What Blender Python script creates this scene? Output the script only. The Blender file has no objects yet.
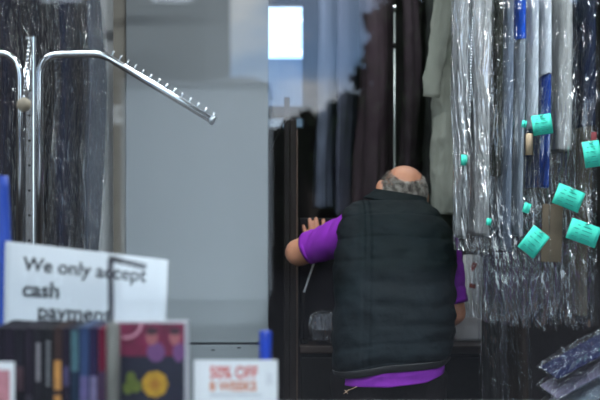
import bpy, bmesh, math, random
from mathutils import Vector, Matrix, noise, Euler

random.seed(7)
SC = bpy.context.scene
COL = SC.collection
F = 70 / 36 * 600            # focal length in pixels of the 600 px wide photograph
CAMZ = 1.45
PI = math.pi


def P(px, py, d):
    return Vector(((px - 300) * d / F, d, CAMZ - (py - 200) * d / F))


def X(px, d):
    return (px - 300) * d / F


def Z(py, d):
    return CAMZ - (py - 200) * d / F


def sm(a, b, x):
    t = max(0.0, min(1.0, (x - a) / (b - a)))
    return t * t * (3 - 2 * t)


def interp(tab, x):
    if x <= tab[0][0]:
        return tab[0][1:]
    for a, b in zip(tab, tab[1:]):
        if x <= b[0]:
            t = (x - a[0]) / (b[0] - a[0])
            return [p + (q - p) * t for p, q in zip(a[1:], b[1:])]
    return tab[-1][1:]


def srgb(r, g, b):
    f = lambda c: (c / 255 / 12.92) if c / 255 <= 0.04045 else ((c / 255 + 0.055) / 1.055) ** 2.4
    return (f(r), f(g), f(b))


# ------------------------------------------------------------------ materials
def new_mat(name):
    m = bpy.data.materials.new(name)
    m.use_nodes = True
    nt = m.node_tree
    nt.nodes.clear()
    out = nt.nodes.new('ShaderNodeOutputMaterial')
    return m, nt, out


def mat(name, rgb, rough=0.6, metal=0.0, var=0.12, vscale=8.0, bump=0.0, bscale=60.0, stretch=(1, 1, 1), spec=0.5, coat=0.0, sheen=0.0):
    m, nt, out = new_mat(name)
    b = nt.nodes.new('ShaderNodeBsdfPrincipled')
    nt.links.new(b.outputs[0], out.inputs[0])
    b.inputs['Roughness'].default_value = rough
    b.inputs['Metallic'].default_value = metal
    b.inputs['Specular IOR Level'].default_value = spec
    b.inputs['Coat Weight'].default_value = coat
    b.inputs['Sheen Weight'].default_value = sheen
    tc = nt.nodes.new('ShaderNodeTexCoord')
    mp = nt.nodes.new('ShaderNodeMapping')
    mp.inputs['Scale'].default_value = stretch
    nt.links.new(tc.outputs['Object'], mp.inputs[0])
    n = nt.nodes.new('ShaderNodeTexNoise')
    n.inputs['Scale'].default_value = vscale
    n.inputs['Detail'].default_value = 4
    nt.links.new(mp.outputs[0], n.inputs[0])
    r = nt.nodes.new('ShaderNodeValToRGB')
    r.color_ramp.elements[0].position = 0.3
    r.color_ramp.elements[1].position = 0.7
    r.color_ramp.elements[0].color = tuple(max(0, c * (1 - var)) for c in rgb) + (1,)
    r.color_ramp.elements[1].color = tuple(min(1, c * (1 + var)) for c in rgb) + (1,)
    nt.links.new(n.outputs[0], r.inputs[0])
    nt.links.new(r.outputs[0], b.inputs['Base Color'])
    if bump > 0:
        n2 = nt.nodes.new('ShaderNodeTexNoise')
        n2.inputs['Scale'].default_value = bscale
        n2.inputs['Detail'].default_value = 5
        nt.links.new(mp.outputs[0], n2.inputs[0])
        bp = nt.nodes.new('ShaderNodeBump')
        bp.inputs['Strength'].default_value = bump
        bp.inputs['Distance'].default_value = 0.01
        nt.links.new(n2.outputs[0], bp.inputs['Height'])
        nt.links.new(bp.outputs[0], b.inputs['Normal'])
    return m


def cloth(name, rgb, var=0.15, bump=0.35, rough=0.85):
    return mat(name, rgb, rough=rough, var=var, vscale=9, bump=bump, bscale=26, stretch=(1.5, 1, 0.6), spec=0.10, sheen=0.0)


def film_mat(name, haze=0.10, gloss=0.22, tint=(0.95, 0.96, 0.97), rough=0.13, bump=0.7, dist=0.03):
    """thin clear polythene: mostly see-through, creased, glossy"""
    m, nt, out = new_mat(name)
    N, L = nt.nodes.new, nt.links.new
    tr = N('ShaderNodeBsdfTransparent')
    tr.inputs[0].default_value = tint + (1,)
    gl = N('ShaderNodeBsdfGlossy')
    gl.inputs['Roughness'].default_value = rough
    gl.inputs['Color'].default_value = (1, 1, 1, 1)
    df = N('ShaderNodeBsdfDiffuse')
    df.inputs['Color'].default_value = (0.8, 0.83, 0.86, 1)
    tc = N('ShaderNodeTexCoord')
    mp = N('ShaderNodeMapping')
    mp.inputs['Scale'].default_value = (1.0, 1.0, 0.24)
    L(tc.outputs['Object'], mp.inputs[0])
    # creases: ridged noise, two sizes
    hs = []
    for sc, dist in ((7, 1.0), (19, 0.6)):
        n = N('ShaderNodeTexNoise')
        n.inputs['Scale'].default_value = sc
        n.inputs['Detail'].default_value = 3
        n.inputs['Distortion'].default_value = dist
        L(mp.outputs[0], n.inputs[0])
        s = N('ShaderNodeMath'); s.operation = 'SUBTRACT'; s.inputs[1].default_value = 0.5
        L(n.outputs[0], s.inputs[0])
        a = N('ShaderNodeMath'); a.operation = 'ABSOLUTE'
        L(s.outputs[0], a.inputs[0])
        hs.append(a)
    h2 = N('ShaderNodeMath'); h2.operation = 'MULTIPLY'; h2.inputs[1].default_value = 0.3
    L(hs[1].outputs[0], h2.inputs[0])
    ad = N('ShaderNodeMath'); ad.operation = 'ADD'
    L(hs[0].outputs[0], ad.inputs[0]); L(h2.outputs[0], ad.inputs[1])
    bp = N('ShaderNodeBump')
    bp.inputs['Strength'].default_value = bump
    bp.inputs['Distance'].default_value = dist
    L(ad.outputs[0], bp.inputs['Height'])
    L(bp.outputs[0], gl.inputs['Normal'])
    L(bp.outputs[0], df.inputs['Normal'])
    lw = N('ShaderNodeLayerWeight')
    lw.inputs['Blend'].default_value = 0.35
    L(bp.outputs[0], lw.inputs['Normal'])
    mr = N('ShaderNodeMapRange')
    mr.inputs['From Min'].default_value = 0.0
    mr.inputs['From Max'].default_value = 1.0
    mr.inputs['To Min'].default_value = gloss * 0.45
    mr.inputs['To Max'].default_value = min(1.0, gloss * 2.4)
    L(lw.outputs['Facing'], mr.inputs[0])
    m1 = N('ShaderNodeMixShader'); m1.inputs[0].default_value = haze
    L(tr.outputs[0], m1.inputs[1]); L(df.outputs[0], m1.inputs[2])
    m2 = N('ShaderNodeMixShader')
    L(mr.outputs[0], m2.inputs[0]); L(m1.outputs[0], m2.inputs[1]); L(gl.outputs[0], m2.inputs[2])
    L(m2.outputs[0], out.inputs[0])
    return m


def glass_mat(name, base=0.06, tint=(0.97, 0.985, 0.98)):
    m, nt, out = new_mat(name)
    N, L = nt.nodes.new, nt.links.new
    tr = N('ShaderNodeBsdfTransparent'); tr.inputs[0].default_value = tint + (1,)
    gl = N('ShaderNodeBsdfGlossy'); gl.inputs['Roughness'].default_value = 0.0
    fr = N('ShaderNodeFresnel'); fr.inputs[0].default_value = 1.5
    ad = N('ShaderNodeMath'); ad.operation = 'MAXIMUM'; ad.inputs[1].default_value = base; ad.use_clamp = True
    L(fr.outputs[0], ad.inputs[0])
    mx = N('ShaderNodeMixShader')
    L(ad.outputs[0], mx.inputs[0]); L(tr.outputs[0], mx.inputs[1]); L(gl.outputs[0], mx.inputs[2])
    L(mx.outputs[0], out.inputs[0])
    return m


def emis(name, rgb, s):
    m, nt, out = new_mat(name)
    e = nt.nodes.new('ShaderNodeEmission')
    e.inputs[0].default_value = tuple(rgb) + (1,)
    e.inputs[1].default_value = s
    nt.links.new(e.outputs[0], out.inputs[0])
    return m


CHROME = mat('chrome', (0.72, 0.75, 0.78), rough=0.16, metal=1.0, var=0.05)
STEEL = mat('brushed_steel', (0.42, 0.46, 0.50), rough=0.3, metal=0.9, var=0.08)
HANGER = mat('hanger_wire', (0.5, 0.5, 0.52), rough=0.3, metal=1.0)
FILM = film_mat('clear_film', haze=0.015, gloss=0.15, rough=0.06, bump=0.9, dist=0.035)
FILM_PACK = film_mat('pack_film', haze=0.01, gloss=0.24, rough=0.07, bump=0.8, dist=0.025)
FILM_WHITE = film_mat('milky_film', haze=0.07, gloss=0.34, rough=0.06, bump=1.0, dist=0.06)
FILM_NAVY = film_mat('glossy_film', haze=0.006, gloss=0.15, rough=0.06, bump=1.0, dist=0.05)
FILM_DARK = film_mat('thin_film', haze=0.008, gloss=0.09, rough=0.07, bump=1.0)
DARK = mat('dark_paint', srgb(22, 20, 22), rough=0.6, bump=0.1, spec=0.15)
BLACKWOOD = mat('black_laminate', srgb(16, 15, 16), rough=0.6, bump=0.1, spec=0.12)
TAG = mat('teal_tag_paper', srgb(60, 205, 180), rough=0.7, var=0.06)
TAGINK = mat('tag_print', srgb(35, 140, 128), rough=0.8)
PAPER = mat('white_paper', (0.88, 0.90, 0.93), rough=0.55, var=0.03)
INK = mat('black_ink', srgb(40, 42, 50), rough=0.7)


# ------------------------------------------------------------------ objects
def link(o, parent=None):
    COL.objects.link(o)
    if parent is not None:
        o.parent = parent
    return o


def obj(name, bm, m, parent=None, smooth=True, loc=None):
    me = bpy.data.meshes.new(name)
    bmesh.ops.recalc_face_normals(bm, faces=bm.faces[:])
    bm.to_mesh(me)
    bm.free()
    for p in me.polygons:
        p.use_smooth = smooth
    for mm in (m if isinstance(m, (list, tuple)) else [m]):
        me.materials.append(mm)
    o = bpy.data.objects.new(name, me)
    if loc is not None:
        o.location = loc
    return link(o, parent)


def tag(o, label, cat, group=None):
    o['label'] = label
    o['category'] = cat
    if group:
        o['group'] = group
    return o


def thing(name, label, cat, loc=(0, 0, 0), rot=0.0, group=None):
    o = bpy.data.objects.new(name, None)
    o.empty_display_size = 0.1
    o.location = loc
    o.rotation_euler = (0, 0, rot)
    link(o)
    return tag(o, label, cat, group)


def struct(name, bm, m, parent=None):
    o = obj(name, bm, m, parent, smooth=False)
    if parent is None:
        o['kind'] = 'structure'
    return o


def box(bm, lo, hi, bevel=0.0, mi=0):
    v = [bm.verts.new((x, y, z)) for x in (lo[0], hi[0]) for y in (lo[1], hi[1]) for z in (lo[2], hi[2])]
    fs = [bm.faces.new([v[i] for i in q]) for q in ((0, 1, 3, 2), (4, 6, 7, 5), (0, 4, 5, 1), (2, 3, 7, 6), (0, 2, 6, 4), (1, 5, 7, 3))]
    for f in fs:
        f.material_index = mi
    if bevel > 0:
        es = list({e for f in fs for e in f.edges})
        bmesh.ops.bevel(bm, geom=es, offset=bevel, segments=2, affect='EDGES', profile=0.5)
    return bm


def boxbm(lo, hi, bevel=0.0):
    return box(bmesh.new(), lo, hi, bevel)


def tube(bm, pts, r, n=12, cap=True):
    """round bar along pts; r a number or one radius per point"""
    pts = [Vector(p) for p in pts]
    rs = r if isinstance(r, (list, tuple)) else [r] * len(pts)
    rings, prev = [], None
    for i, p in enumerate(pts):
        a = pts[max(0, i - 1)]
        b = pts[min(len(pts) - 1, i + 1)]
        t = (b - a).normalized()
        if prev is None:
            u = t.orthogonal().normalized()
        else:
            u = (prev - t * prev.dot(t)).normalized()
        prev = u
        w = t.cross(u)
        rings.append([bm.verts.new(p + (u * math.cos(2 * PI * k / n) + w * math.sin(2 * PI * k / n)) * rs[i]) for k in range(n)])
    for a, b in zip(rings, rings[1:]):
        for k in range(n):
            bm.faces.new((a[k], a[(k + 1) % n], b[(k + 1) % n], b[k]))
    if cap:
        bm.faces.new(rings[0][::-1])
        bm.faces.new(rings[-1])
    return bm


def rounded(pts, r=0.05, n=6):
    """polyline with its corners rounded"""
    pts = [Vector(p) for p in pts]
    out = [pts[0]]
    for a, b, c in zip(pts, pts[1:], pts[2:]):
        d1 = min(r, (a - b).length * 0.49)
        d2 = min(r, (c - b).length * 0.49)
        p0 = b + (a - b).normalized() * d1
        p1 = b + (c - b).normalized() * d2
        for k in range(n + 1):
            t = k / n
            out.append(p0 * (1 - t) ** 2 + b * 2 * t * (1 - t) + p1 * t * t)
    out.append(pts[-1])
    return out


_SPH = {}


def ball(bm, c, r, seg=16, rings=10, rot=None):
    M = Matrix.Translation(c)
    if rot is not None:
        M = M @ rot
    if isinstance(r, (int, float)):
        r = (r, r, r)
    M = M @ Matrix.Diagonal((r[0], r[1], r[2], 1))
    if (seg, rings) not in _SPH:
        vs = [Vector((0, 0, 1))] + [Vector((math.sin(PI * j / rings) * math.cos(2 * PI * i / seg), math.sin(PI * j / rings) * math.sin(2 * PI * i / seg), math.cos(PI * j / rings)))
                                    for j in range(1, rings) for i in range(seg)] + [Vector((0, 0, -1))]
        fs = []
        for i in range(seg):
            k = (i + 1) % seg
            fs.append((0, 1 + i, 1 + k))
            for j in range(rings - 2):
                a = 1 + j * seg
                fs.append((a + i, a + seg + i, a + seg + k, a + k))
            a = 1 + (rings - 2) * seg
            fs.append((a + i, len(vs) - 1, a + k))
        _SPH[seg, rings] = (vs, fs)
    vs, fs = _SPH[seg, rings]
    nv = [bm.verts.new(M @ v) for v in vs]
    for f in fs:
        bm.faces.new([nv[q] for q in f])
    return bm


def solidify(o, th, off=0):
    md = o.modifiers.new('thickness', 'SOLIDIFY')
    md.thickness = th
    md.offset = off
    return o


def fbm(p, o=3):
    s, a, f = 0.0, 1.0, 1.0
    for _ in range(o):
        s += a * noise.noise(p * f)
        a *= 0.5
        f *= 2.1
    return s


def ridge(p, o=2):
    s, a, f = 0.0, 1.0, 1.0
    for _ in range(o):
        s += a * (1 - 2 * abs(noise.noise(p * f)))
        a *= 0.5
        f *= 2.3
    return s


def text_mesh(name, s, size, m, parent, loc, rot=(PI / 2, 0, 0), bold=0.0, depth=0.0004, align='LEFT', sx=1.0, shear=0.0):
    cu = bpy.data.curves.new(name, 'FONT')
    cu.body = s
    cu.size = size
    cu.align_x = align
    cu.extrude = depth
    cu.offset = bold
    cu.shear = shear
    tmp = bpy.data.objects.new(name + '_tmp', cu)
    COL.objects.link(tmp)
    bpy.context.view_layer.update()
    me = bpy.data.meshes.new_from_object(tmp.evaluated_get(bpy.context.evaluated_depsgraph_get()))
    bpy.data.objects.remove(tmp)
    me.name = name
    me.materials.clear()
    me.materials.append(m)
    o = bpy.data.objects.new(name, me)
    o.location = loc
    o.rotation_euler = rot
    o.scale = (sx, 1, 1)
    return link(o, parent)


# ================================================================== camera
cam = bpy.data.cameras.new('camera')
cam.lens = 70
cam.sensor_width = 36
cam.dof.use_dof = True
cam.dof.focus_distance = 3.55
cam.dof.aperture_fstop = 2.8
cam.clip_start = 0.05
co = bpy.data.objects.new('camera', cam)
co.location = (0, 0, CAMZ)
co.rotation_euler = (PI / 2, 0, 0)
COL.objects.link(co)
SC.camera = co

# ================================================================== sky
w = bpy.data.worlds.new('overcast_sky')
SC.world = w
w.use_nodes = True
nt = w.node_tree
nt.nodes.clear()
N, L = nt.nodes.new, nt.links.new
wo = N('ShaderNodeOutputWorld')
bg = N('ShaderNodeBackground')
tc = N('ShaderNodeTexCoord')
sep = N('ShaderNodeSeparateXYZ')
L(tc.outputs['Generated'], sep.inputs[0])
grad = N('ShaderNodeValToRGB')
el = grad.color_ramp.elements
el[0].position = 0.0
el[0].color = (0.80, 0.86, 0.92, 1)
el[1].position = 1.0
el[1].color = (0.62, 0.74, 0.90, 1)
e = el.new(0.065); e.color = (0.70, 0.79, 0.92, 1)
e = el.new(0.115); e.color = (0.28, 0.46, 0.78, 1)
e = el.new(0.18); e.color = (0.36, 0.48, 0.70, 1)
e = el.new(0.4); e.color = (0.75, 0.82, 0.90, 1)
L(sep.outputs[2], grad.inputs[0])
mp = N('ShaderNodeMapping'); mp.inputs['Scale'].default_value = (1, 1, 2.2)
mp.inputs['Location'].default_value = (0.13, 0.3, 0.02)
L(tc.outputs['Generated'], mp.inputs[0])
cn = N('ShaderNodeTexNoise'); cn.inputs['Scale'].default_value = 11; cn.inputs['Detail'].default_value = 5
cn.inputs['Distortion'].default_value = 0.4
L(mp.outputs[0], cn.inputs[0])
cr = N('ShaderNodeValToRGB')
cr.color_ramp.elements[0].position = 0.5
cr.color_ramp.elements[1].position = 0.72
L(cn.outputs[0], cr.inputs[0])
cm = N('ShaderNodeMixRGB'); cm.inputs[2].default_value = (0.95, 0.97, 1.0, 1)
L(cr.outputs[0], cm.inputs[0]); L(grad.outputs[0], cm.inputs[1])
L(cm.outputs[0], bg.inputs[0])
zs_ = N('ShaderNodeMapRange'); zs_.interpolation_type = 'SMOOTHSTEP'
zs_.inputs['From Min'].default_value = 0.16; zs_.inputs['From Max'].default_value = 0.6
zs_.inputs['To Min'].default_value = 4.0; zs_.inputs['To Max'].default_value = 13.0
L(sep.outputs[2], zs_.inputs[0])
L(zs_.outputs[0], bg.inputs[1])      # overcast: the zenith several times brighter than the horizon
L(bg.outputs[0], wo.inputs[0])

# ================================================================== room shell
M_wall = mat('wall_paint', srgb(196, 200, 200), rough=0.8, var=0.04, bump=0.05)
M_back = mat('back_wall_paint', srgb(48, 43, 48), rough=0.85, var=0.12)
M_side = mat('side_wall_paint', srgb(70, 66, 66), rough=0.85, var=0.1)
M_ceil = mat('ceiling_paint', srgb(120, 118, 116), rough=0.9, var=0.05)
M_floor = mat('floor_lino', srgb(58, 52, 48), rough=0.5, var=0.25, vscale=4)
M_front = mat('shopfront_paint', srgb(40, 42, 46), rough=0.5)
GY = 1.85
XL, XR, YB, H = -2.3, 2.3, 6.4, 2.8
struct('floor', boxbm((XL, GY - 0.05, -0.1), (XR, YB + 0.1, 0)), M_floor)
struct('ceiling', boxbm((XL - 0.1, GY - 0.05, H), (XR + 0.1, YB + 0.1, H + 0.1)), M_ceil)
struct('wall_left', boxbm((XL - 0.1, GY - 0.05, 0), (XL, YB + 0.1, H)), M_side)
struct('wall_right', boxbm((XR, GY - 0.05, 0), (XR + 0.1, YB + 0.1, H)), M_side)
# back wall with a small high window
wx0, wx1, wz0, wz1 = X(238, YB), X(302.5, YB), Z(127, YB), Z(4, YB)
bm = bmesh.new()
box(bm, (XL, YB, 0), (wx0, YB + 0.1, H))
box(bm, (wx1, YB, 0), (XR, YB + 0.1, H))
box(bm, (wx0, YB, 0), (wx1, YB + 0.1, wz0))
box(bm, (wx0, YB, wz1), (wx1, YB + 0.1, H))
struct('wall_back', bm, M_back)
t = bpy.data.objects.new('window_2', None); link(t); t['kind'] = 'structure'
t.location = (wx0, YB, wz0)
W, Hh = wx1 - wx0, wz1 - wz0
zb0, zb1 = Z(118, YB) - wz0, Z(106, YB) - wz0
zt = Z(58, YB) - wz0
bm = bmesh.new()
box(bm, (0, 0.02, zb0), (W, 0.06, zb1))
box(bm, (0, 0.02, Hh - 0.004), (W, 0.06, Hh))
obj('transom', bm, DARK, t, False)
obj('frosted_pane', boxbm((0, 0.036, zb1), (W, 0.042, zt)), film_mat('frosted_glass', 0.25, 0.1, (0.30, 0.36, 0.42), 0.4, 0.2), t, False)
obj('clear_pane', boxbm((0, 0.036, zt), (W, 0.042, Hh - 0.004)), glass_mat('pane_glass', 0.03), t, False)
obj('lower_pane', boxbm((0, 0.036, 0), (W, 0.042, zb0)), film_mat('frosted_glass_low', 0.2, 0.1, (0.25, 0.3, 0.34), 0.4, 0.2), t, False)

# shop front: low wall that carries the display ledge, head above, glass between
LEDGE = Z(427, 2.0)
struct('wall_front', boxbm((XL, GY - 0.05, 0), (XR, GY + 0.03, LEDGE - 0.03)), M_front)
struct('trim_1', boxbm((XL, GY - 0.05, 2.55), (XR, GY + 0.05, H)), M_front)
struct('window_1', boxbm((XL, GY - 0.004, LEDGE - 0.03), (XR, GY + 0.004, 2.55)), glass_mat('shop_glass', 0.05))
M_ledge = mat('ledge_paint', srgb(120, 122, 124), rough=0.5, var=0.08)
struct('trim_2', boxbm((XL, GY + 0.03, LEDGE - 0.03), (XR, 2.262, LEDGE), 0.004), M_ledge)

# white partition behind the left-hand clothes, with its brownish post
struct('wall_partition', boxbm((XL, 4.56, 0), (X(126, 4.5), 4.62, H)), mat('partition_dark', srgb(44, 46, 54), rough=0.8, var=0.1, spec=0.1))
struct('trim_4', boxbm((X(92, 4.53), 4.53, 0), (X(113.3, 4.53), 4.559, H)), mat('strip_white', srgb(228, 233, 235), rough=0.7, var=0.04))
struct('trim_3', boxbm((X(113.5, 4.45), 4.44, 0), (X(126, 4.45), 4.55, H)), mat('post_taupe', srgb(128, 124, 114), rough=0.6, var=0.1))

# ================================================================== tube lamps added for fill, unseen above the frame
for i, (lx, ly, pw) in enumerate(((0.35, 2.95, 42), (0.5, 4.75, 9), (-1.2, 3.0, 16))):
    t = thing('added_fill_light', ['added fill tube, unseen above the hanging clothes rail', 'added fill tube, unseen above the counter',
                                'added fill tube, unseen above the chrome rack'][i], 'light', (lx, ly, H), 0, 'added fill tubes on the ceiling')
    obj('fill_body', boxbm((-0.62, -0.05, -0.05), (0.62, 0.05, -0.001), 0.01), mat('fill_body_white', (0.8, 0.8, 0.8), rough=0.4), t)
    obj('fill_tube', tube(bmesh.new(), [(-0.58, 0, -0.072), (0.58, 0, -0.072)], 0.016), emis('fill_emission', (0.93, 0.97, 1.0), 6), t)
    la = bpy.data.lights.new('fill_glow', 'AREA')
    la.shape = 'RECTANGLE'; la.size = 1.2; la.size_y = 0.08
    la.energy = pw
    la.color = (0.93, 0.97, 1.0)
    lo = bpy.data.objects.new('fill_glow', la)
    lo.location = (0, 0, -0.1)
    link(lo, t)

# ================================================================== tall grey cabinet
CY = 4.42
t = thing('tall_cabinet', 'tall plain pale grey cabinet with a dark seam low down', 'cabinet', (X(197, CY), CY, 0))
M_cab = mat('cabinet_grey', srgb(124, 132, 137), rough=0.55, var=0.03, vscale=3)
hw = X(268, CY) - X(197, CY)
zs = Z(344, CY)
obj('body', boxbm((-hw + 0.002, 0.022, 0), (hw - 0.002, 0.12, 2.5)), mat('cabinet_body', srgb(120, 126, 130), rough=0.6), t, False)
obj('door', boxbm((-hw, 0, zs + 0.005), (hw, 0.02, 2.5), 0.002), M_cab, t, False)
obj('lower_panel', boxbm((-hw, 0, 0.06), (hw, 0.02, zs - 0.004), 0.002), M_cab, t, False)
for px, py in ((213, 350), (239, 347.8)):
    bm = bmesh.new()
    p = P(px, py, CY)
    box(bm, (p.x - X(197, CY) - 0.007, -0.0015, p.z - 0.002), (p.x - X(197, CY) + 0.007, -0.0002, p.z + 0.002))
    obj('scuff_mark', bm, DARK, t, False)

# ================================================================== dark post, counter, screen
CZ = Z(346, 4.27)
t = thing('dark_post', 'tall dark brown post with a pale edge strip beside the counter end', 'post', (X(290, 4.37), 4.37, 0))
pz = Z(97, 4.37)
hw = 0.5 * (X(296, 4.37) - X(284, 4.37))
obj('post', boxbm((-hw, 0, 0), (-hw + 0.022, 0.05, pz), 0.003), mat('post_brown', srgb(26, 21, 21), rough=0.5, var=0.2, spec=0.15), t, False)
obj('door_jamb', boxbm((-hw + 0.0225, 0.004, 0), (hw + 0.002, 0.05, Z(118, 4.37)), 0.002), mat('jamb_brown', srgb(34, 28, 27), rough=0.5, var=0.2, spec=0.15), t, False)
obj('edge_strip', boxbm((hw + 0.0022, 0.002, 0.1), (hw + 0.0058, 0.046, Z(130, 4.37)), 0.001), mat('strip_bronze', srgb(112, 92, 80), rough=0.35, var=0.15, metal=0.3), t, False)
obj('bracket', tube(bmesh.new(), [(-hw + 0.002, 0.02, Z(118, 4.37)), (-hw - 0.05, 0.03, Z(150, 4.37))], 0.003), DARK, t)

t = thing('shop_counter', 'long black counter with a brown edge behind the man', 'counter', (0.34, 4.27, 0))
x0, x1 = X(299.5, 4.27) - 0.34, 0.36
obj('worktop', boxbm((x0, 0, CZ - 0.028), (x1, 0.62, CZ), 0.004), mat('counter_top', srgb(50, 41, 38), rough=0.5, var=0.2, spec=0.2), t, False)
obj('carcass', boxbm((x0 + 0.004, 0.02, 0), (x1 - 0.01, 0.6, CZ - 0.029)), BLACKWOOD, t, False)
obj('front_panel', boxbm((x0 + 0.01, 0.008, 0.08), (x1 - 0.02, 0.019, CZ - 0.045), 0.002), BLACKWOOD, t, False)

SY = 4.46
t = thing('counter_screen', 'dark upright board on the counter the man leans his hand on', 'screen', (X(322, SY), SY, CZ))
obj('board', boxbm((X(299, SY) - X(322, SY), 0, 0.0), (X(352, SY) - X(322, SY), 0.02, Z(218, SY) - CZ), 0.006), mat('screen_dark', srgb(22, 20, 26), rough=0.6, var=0.2, spec=0.1), t, False)
obj('foot', boxbm((-0.05, -0.03, 0.0), (0.06, -0.0005, 0.012)), DARK, t, False)
# pale slanted rod under the elbow
p1 = P(315, 260, 4.42)
p0 = Vector((X(304, 4.33), 4.33, 0)); p0.z = p1.z - 0.115
bm = tube(bmesh.new(), [Vector((p0.x, p0.y, p0.z)), p1], 0.0035)
t = thing('slanted_rod', "thin pale slanted rod on the counter below the man's left elbow", 'rod', (p0.x, p0.y, CZ))
bmesh.ops.translate(bm, verts=bm.verts[:], vec=-Vector((p0.x, p0.y, CZ)))
obj('rod', bm, mat('rod_white', srgb(200, 205, 210), rough=0.3), t)
obj('post', tube(bmesh.new(), [(0, 0, 0.01), (0, 0, p0.z - CZ)], 0.003), DARK, t)
obj('base', tube(bmesh.new(), [(0, 0, 0.0005), (0, 0, 0.012)], 0.014, 20), DARK, t)


# ------------------------------------------------------------------ folded packs in film
def folded_pack(name, label, cat, loc, rot, size, rgb, film, group=None, seed=0, stripes=None):
    lx, ly, lz = size
    t = thing(name, label, cat, loc, 0, group)
    t.rotation_euler = rot
    bm = bmesh.new()
    nx, ny = 26, 18

    def sheet(off, amp, sc):
        top, bot = [], []
        for i in range(nx + 1):
            r1, r2 = [], []
            for j in range(ny + 1):
                u, v = i / nx * 2 - 1, j / ny * 2 - 1
                edge = (1 - abs(u) ** 6) * (1 - abs(v) ** 6)
                h = lz * 0.5 * max(0.0, edge) ** 0.35
                x, y = u * (lx * 0.5 + off), v * (ly * 0.5 + off)
                d = amp * ridge(Vector((x * sc + seed, y * sc, 0.3)), 2)
                e2 = amp * ridge(Vector((x * sc + seed, y * sc, 9.3)), 2)
                r1.append((x, y, lz * 0.5 + h + off + d * edge))
                r2.append((x, y, lz * 0.5 - h * 0.98 - (off if off < 0.004 else 0.004) * edge - 0 * e2))
            top.append(r1); bot.append(r2)
        return top, bot

    def build(off, amp, sc):
        bm = bmesh.new()
        top, bot = sheet(off, amp, sc)
        vt = [[bm.verts.new(p) for p in r] for r in top]
        vb = [[bm.verts.new(p) for p in r] for r in bot]
        for g in (vt, vb):
            for i in range(nx):
                for j in range(ny):
                    bm.faces.new((g[i][j], g[i + 1][j], g[i + 1][j + 1], g[i][j + 1]))
        rim_t = [vt[i][0] for i in range(nx + 1)] + [vt[nx][j] for j in range(1, ny + 1)] + [vt[i][ny] for i in range(nx - 1, -1, -1)] + [vt[0][j] for j in range(ny - 1, 0, -1)]
        rim_b = [vb[i][0] for i in range(nx + 1)] + [vb[nx][j] for j in range(1, ny + 1)] + [vb[i][ny] for i in range(nx - 1, -1, -1)] + [vb[0][j] for j in range(ny - 1, 0, -1)]
        k = len(rim_t)
        for i in range(k):
            bm.faces.new((rim_t[i], rim_t[(i + 1) % k], rim_b[(i + 1) % k], rim_b[i]))
        return bm
    obj('folded_cloth', build(-0.006, lz * 0.06, 9), cloth(name + '_cloth', rgb), t)
    obj('plastic_cover', build(0.004, 0.0075, 20), film, t)
    return t


folded_pack('folded_laundry', 'grey folded laundry in shiny film on the counter left of the man', 'laundry', (X(327, 4.38), 4.355, CZ + 0.008), (0.0, 0, 0.1), (0.12, 0.13, 0.1), srgb(160, 166, 180), FILM_WHITE, seed=3)

# ================================================================== chrome pole behind the man's head
t = thing('reach_pole', 'slim upright chrome pole rising behind the bald head', 'pole', (X(394.5, 4.99), 4.99, 0))
obj('shaft', tube(bmesh.new(), [(0, 0, 0.02), (0, 0, Z(10, 4.99))], 0.0052), mat('pole_steel', (0.36, 0.40, 0.40), rough=0.35, metal=0.9), t)
obj('tip', tube(bmesh.new(), [(0, 0, Z(11, 4.99)), (0, 0, Z(7, 4.99)), (0, 0, Z(4, 4.99))], [0.011, 0.011, 0.004]), CHROME, t)
obj('joint', tube(bmesh.new(), [(0, 0, Z(48, 4.99)), (0, 0, Z(43, 4.99))], 0.008), DARK, t)
obj('base', tube(bmesh.new(), [(0, 0, 0.0), (0, 0, 0.02)], 0.08, 24), DARK, t)


# ================================================================== hanging clothes
def drape(hx, hy, h, seed, fold, crum, cs, nu=60, nv=80, shoulder=0.12, sx=0.0, flare=0.0, dx=0.0, z0=0.0, hem=0.0, shared=None, sway=0.0, zref=0.0):
    """closed sleeve of cloth or film hanging from z0+h to z0; cross section a flattened oval, folds run down it"""
    bm = bmesh.new()
    rings = []
    ph = seed if shared is None else shared
    for j in range(nv + 1):
        v = j / nv
        z = h * (1 - v)
        k = sm(0, shoulder, h - z)
        yy = hy * (0.12 + 0.88 * k) * (1 + flare * v)
        xx = hx * (0.35 + 0.65 * k) * (1 + flare * v)
        ring = []
        for i in range(nu):
            a = 2 * PI * i / nu
            c, s = math.cos(a), math.sin(a)
            x = math.copysign(abs(c) ** 0.75, c) * xx
            y = math.copysign(abs(s) ** 0.75, s) * yy
            nrm = Vector((c / hx, s / hy)).normalized()
            f = fold * (0.4 + 0.6 * v) * (noise.noise(Vector((c * 1.3 + seed, y * 22 + seed * 2.3, z * 1.1))) + 0.5 * noise.noise(Vector((c * 2.6 - seed, y * 46, z * 2.0))))
            q = crum * ridge(Vector((x * cs + seed, y * cs * 0.8, z * cs * 0.32 + seed * 3)), 2) * min(1.0, k + 0.2)
            d = f + q
            wob = sway * sm(0.02, 0.4, h - z) * (noise.noise(Vector((ph, y * 7, (z + z0 + zref) * 1.3))) + 0.6 * noise.noise(Vector((ph + 7, y * 16, (z + z0 + zref) * 2.9)))) + dx * v
            zz = z0 + z + (hem * noise.noise(Vector((c * 2 + seed, s * 2, 4.0))) if j == nv else 0)
            ring.append(bm.verts.new((x + nrm.x * d + wob, y + nrm.y * d, zz)))
        rings.append(ring)
    for a, b in zip(rings, rings[1:]):
        for i in range(nu):
            bm.faces.new((a[i], a[(i + 1) % nu], b[(i + 1) % nu], b[i]))
    bm.faces.new(rings[0])
    return bm


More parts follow.
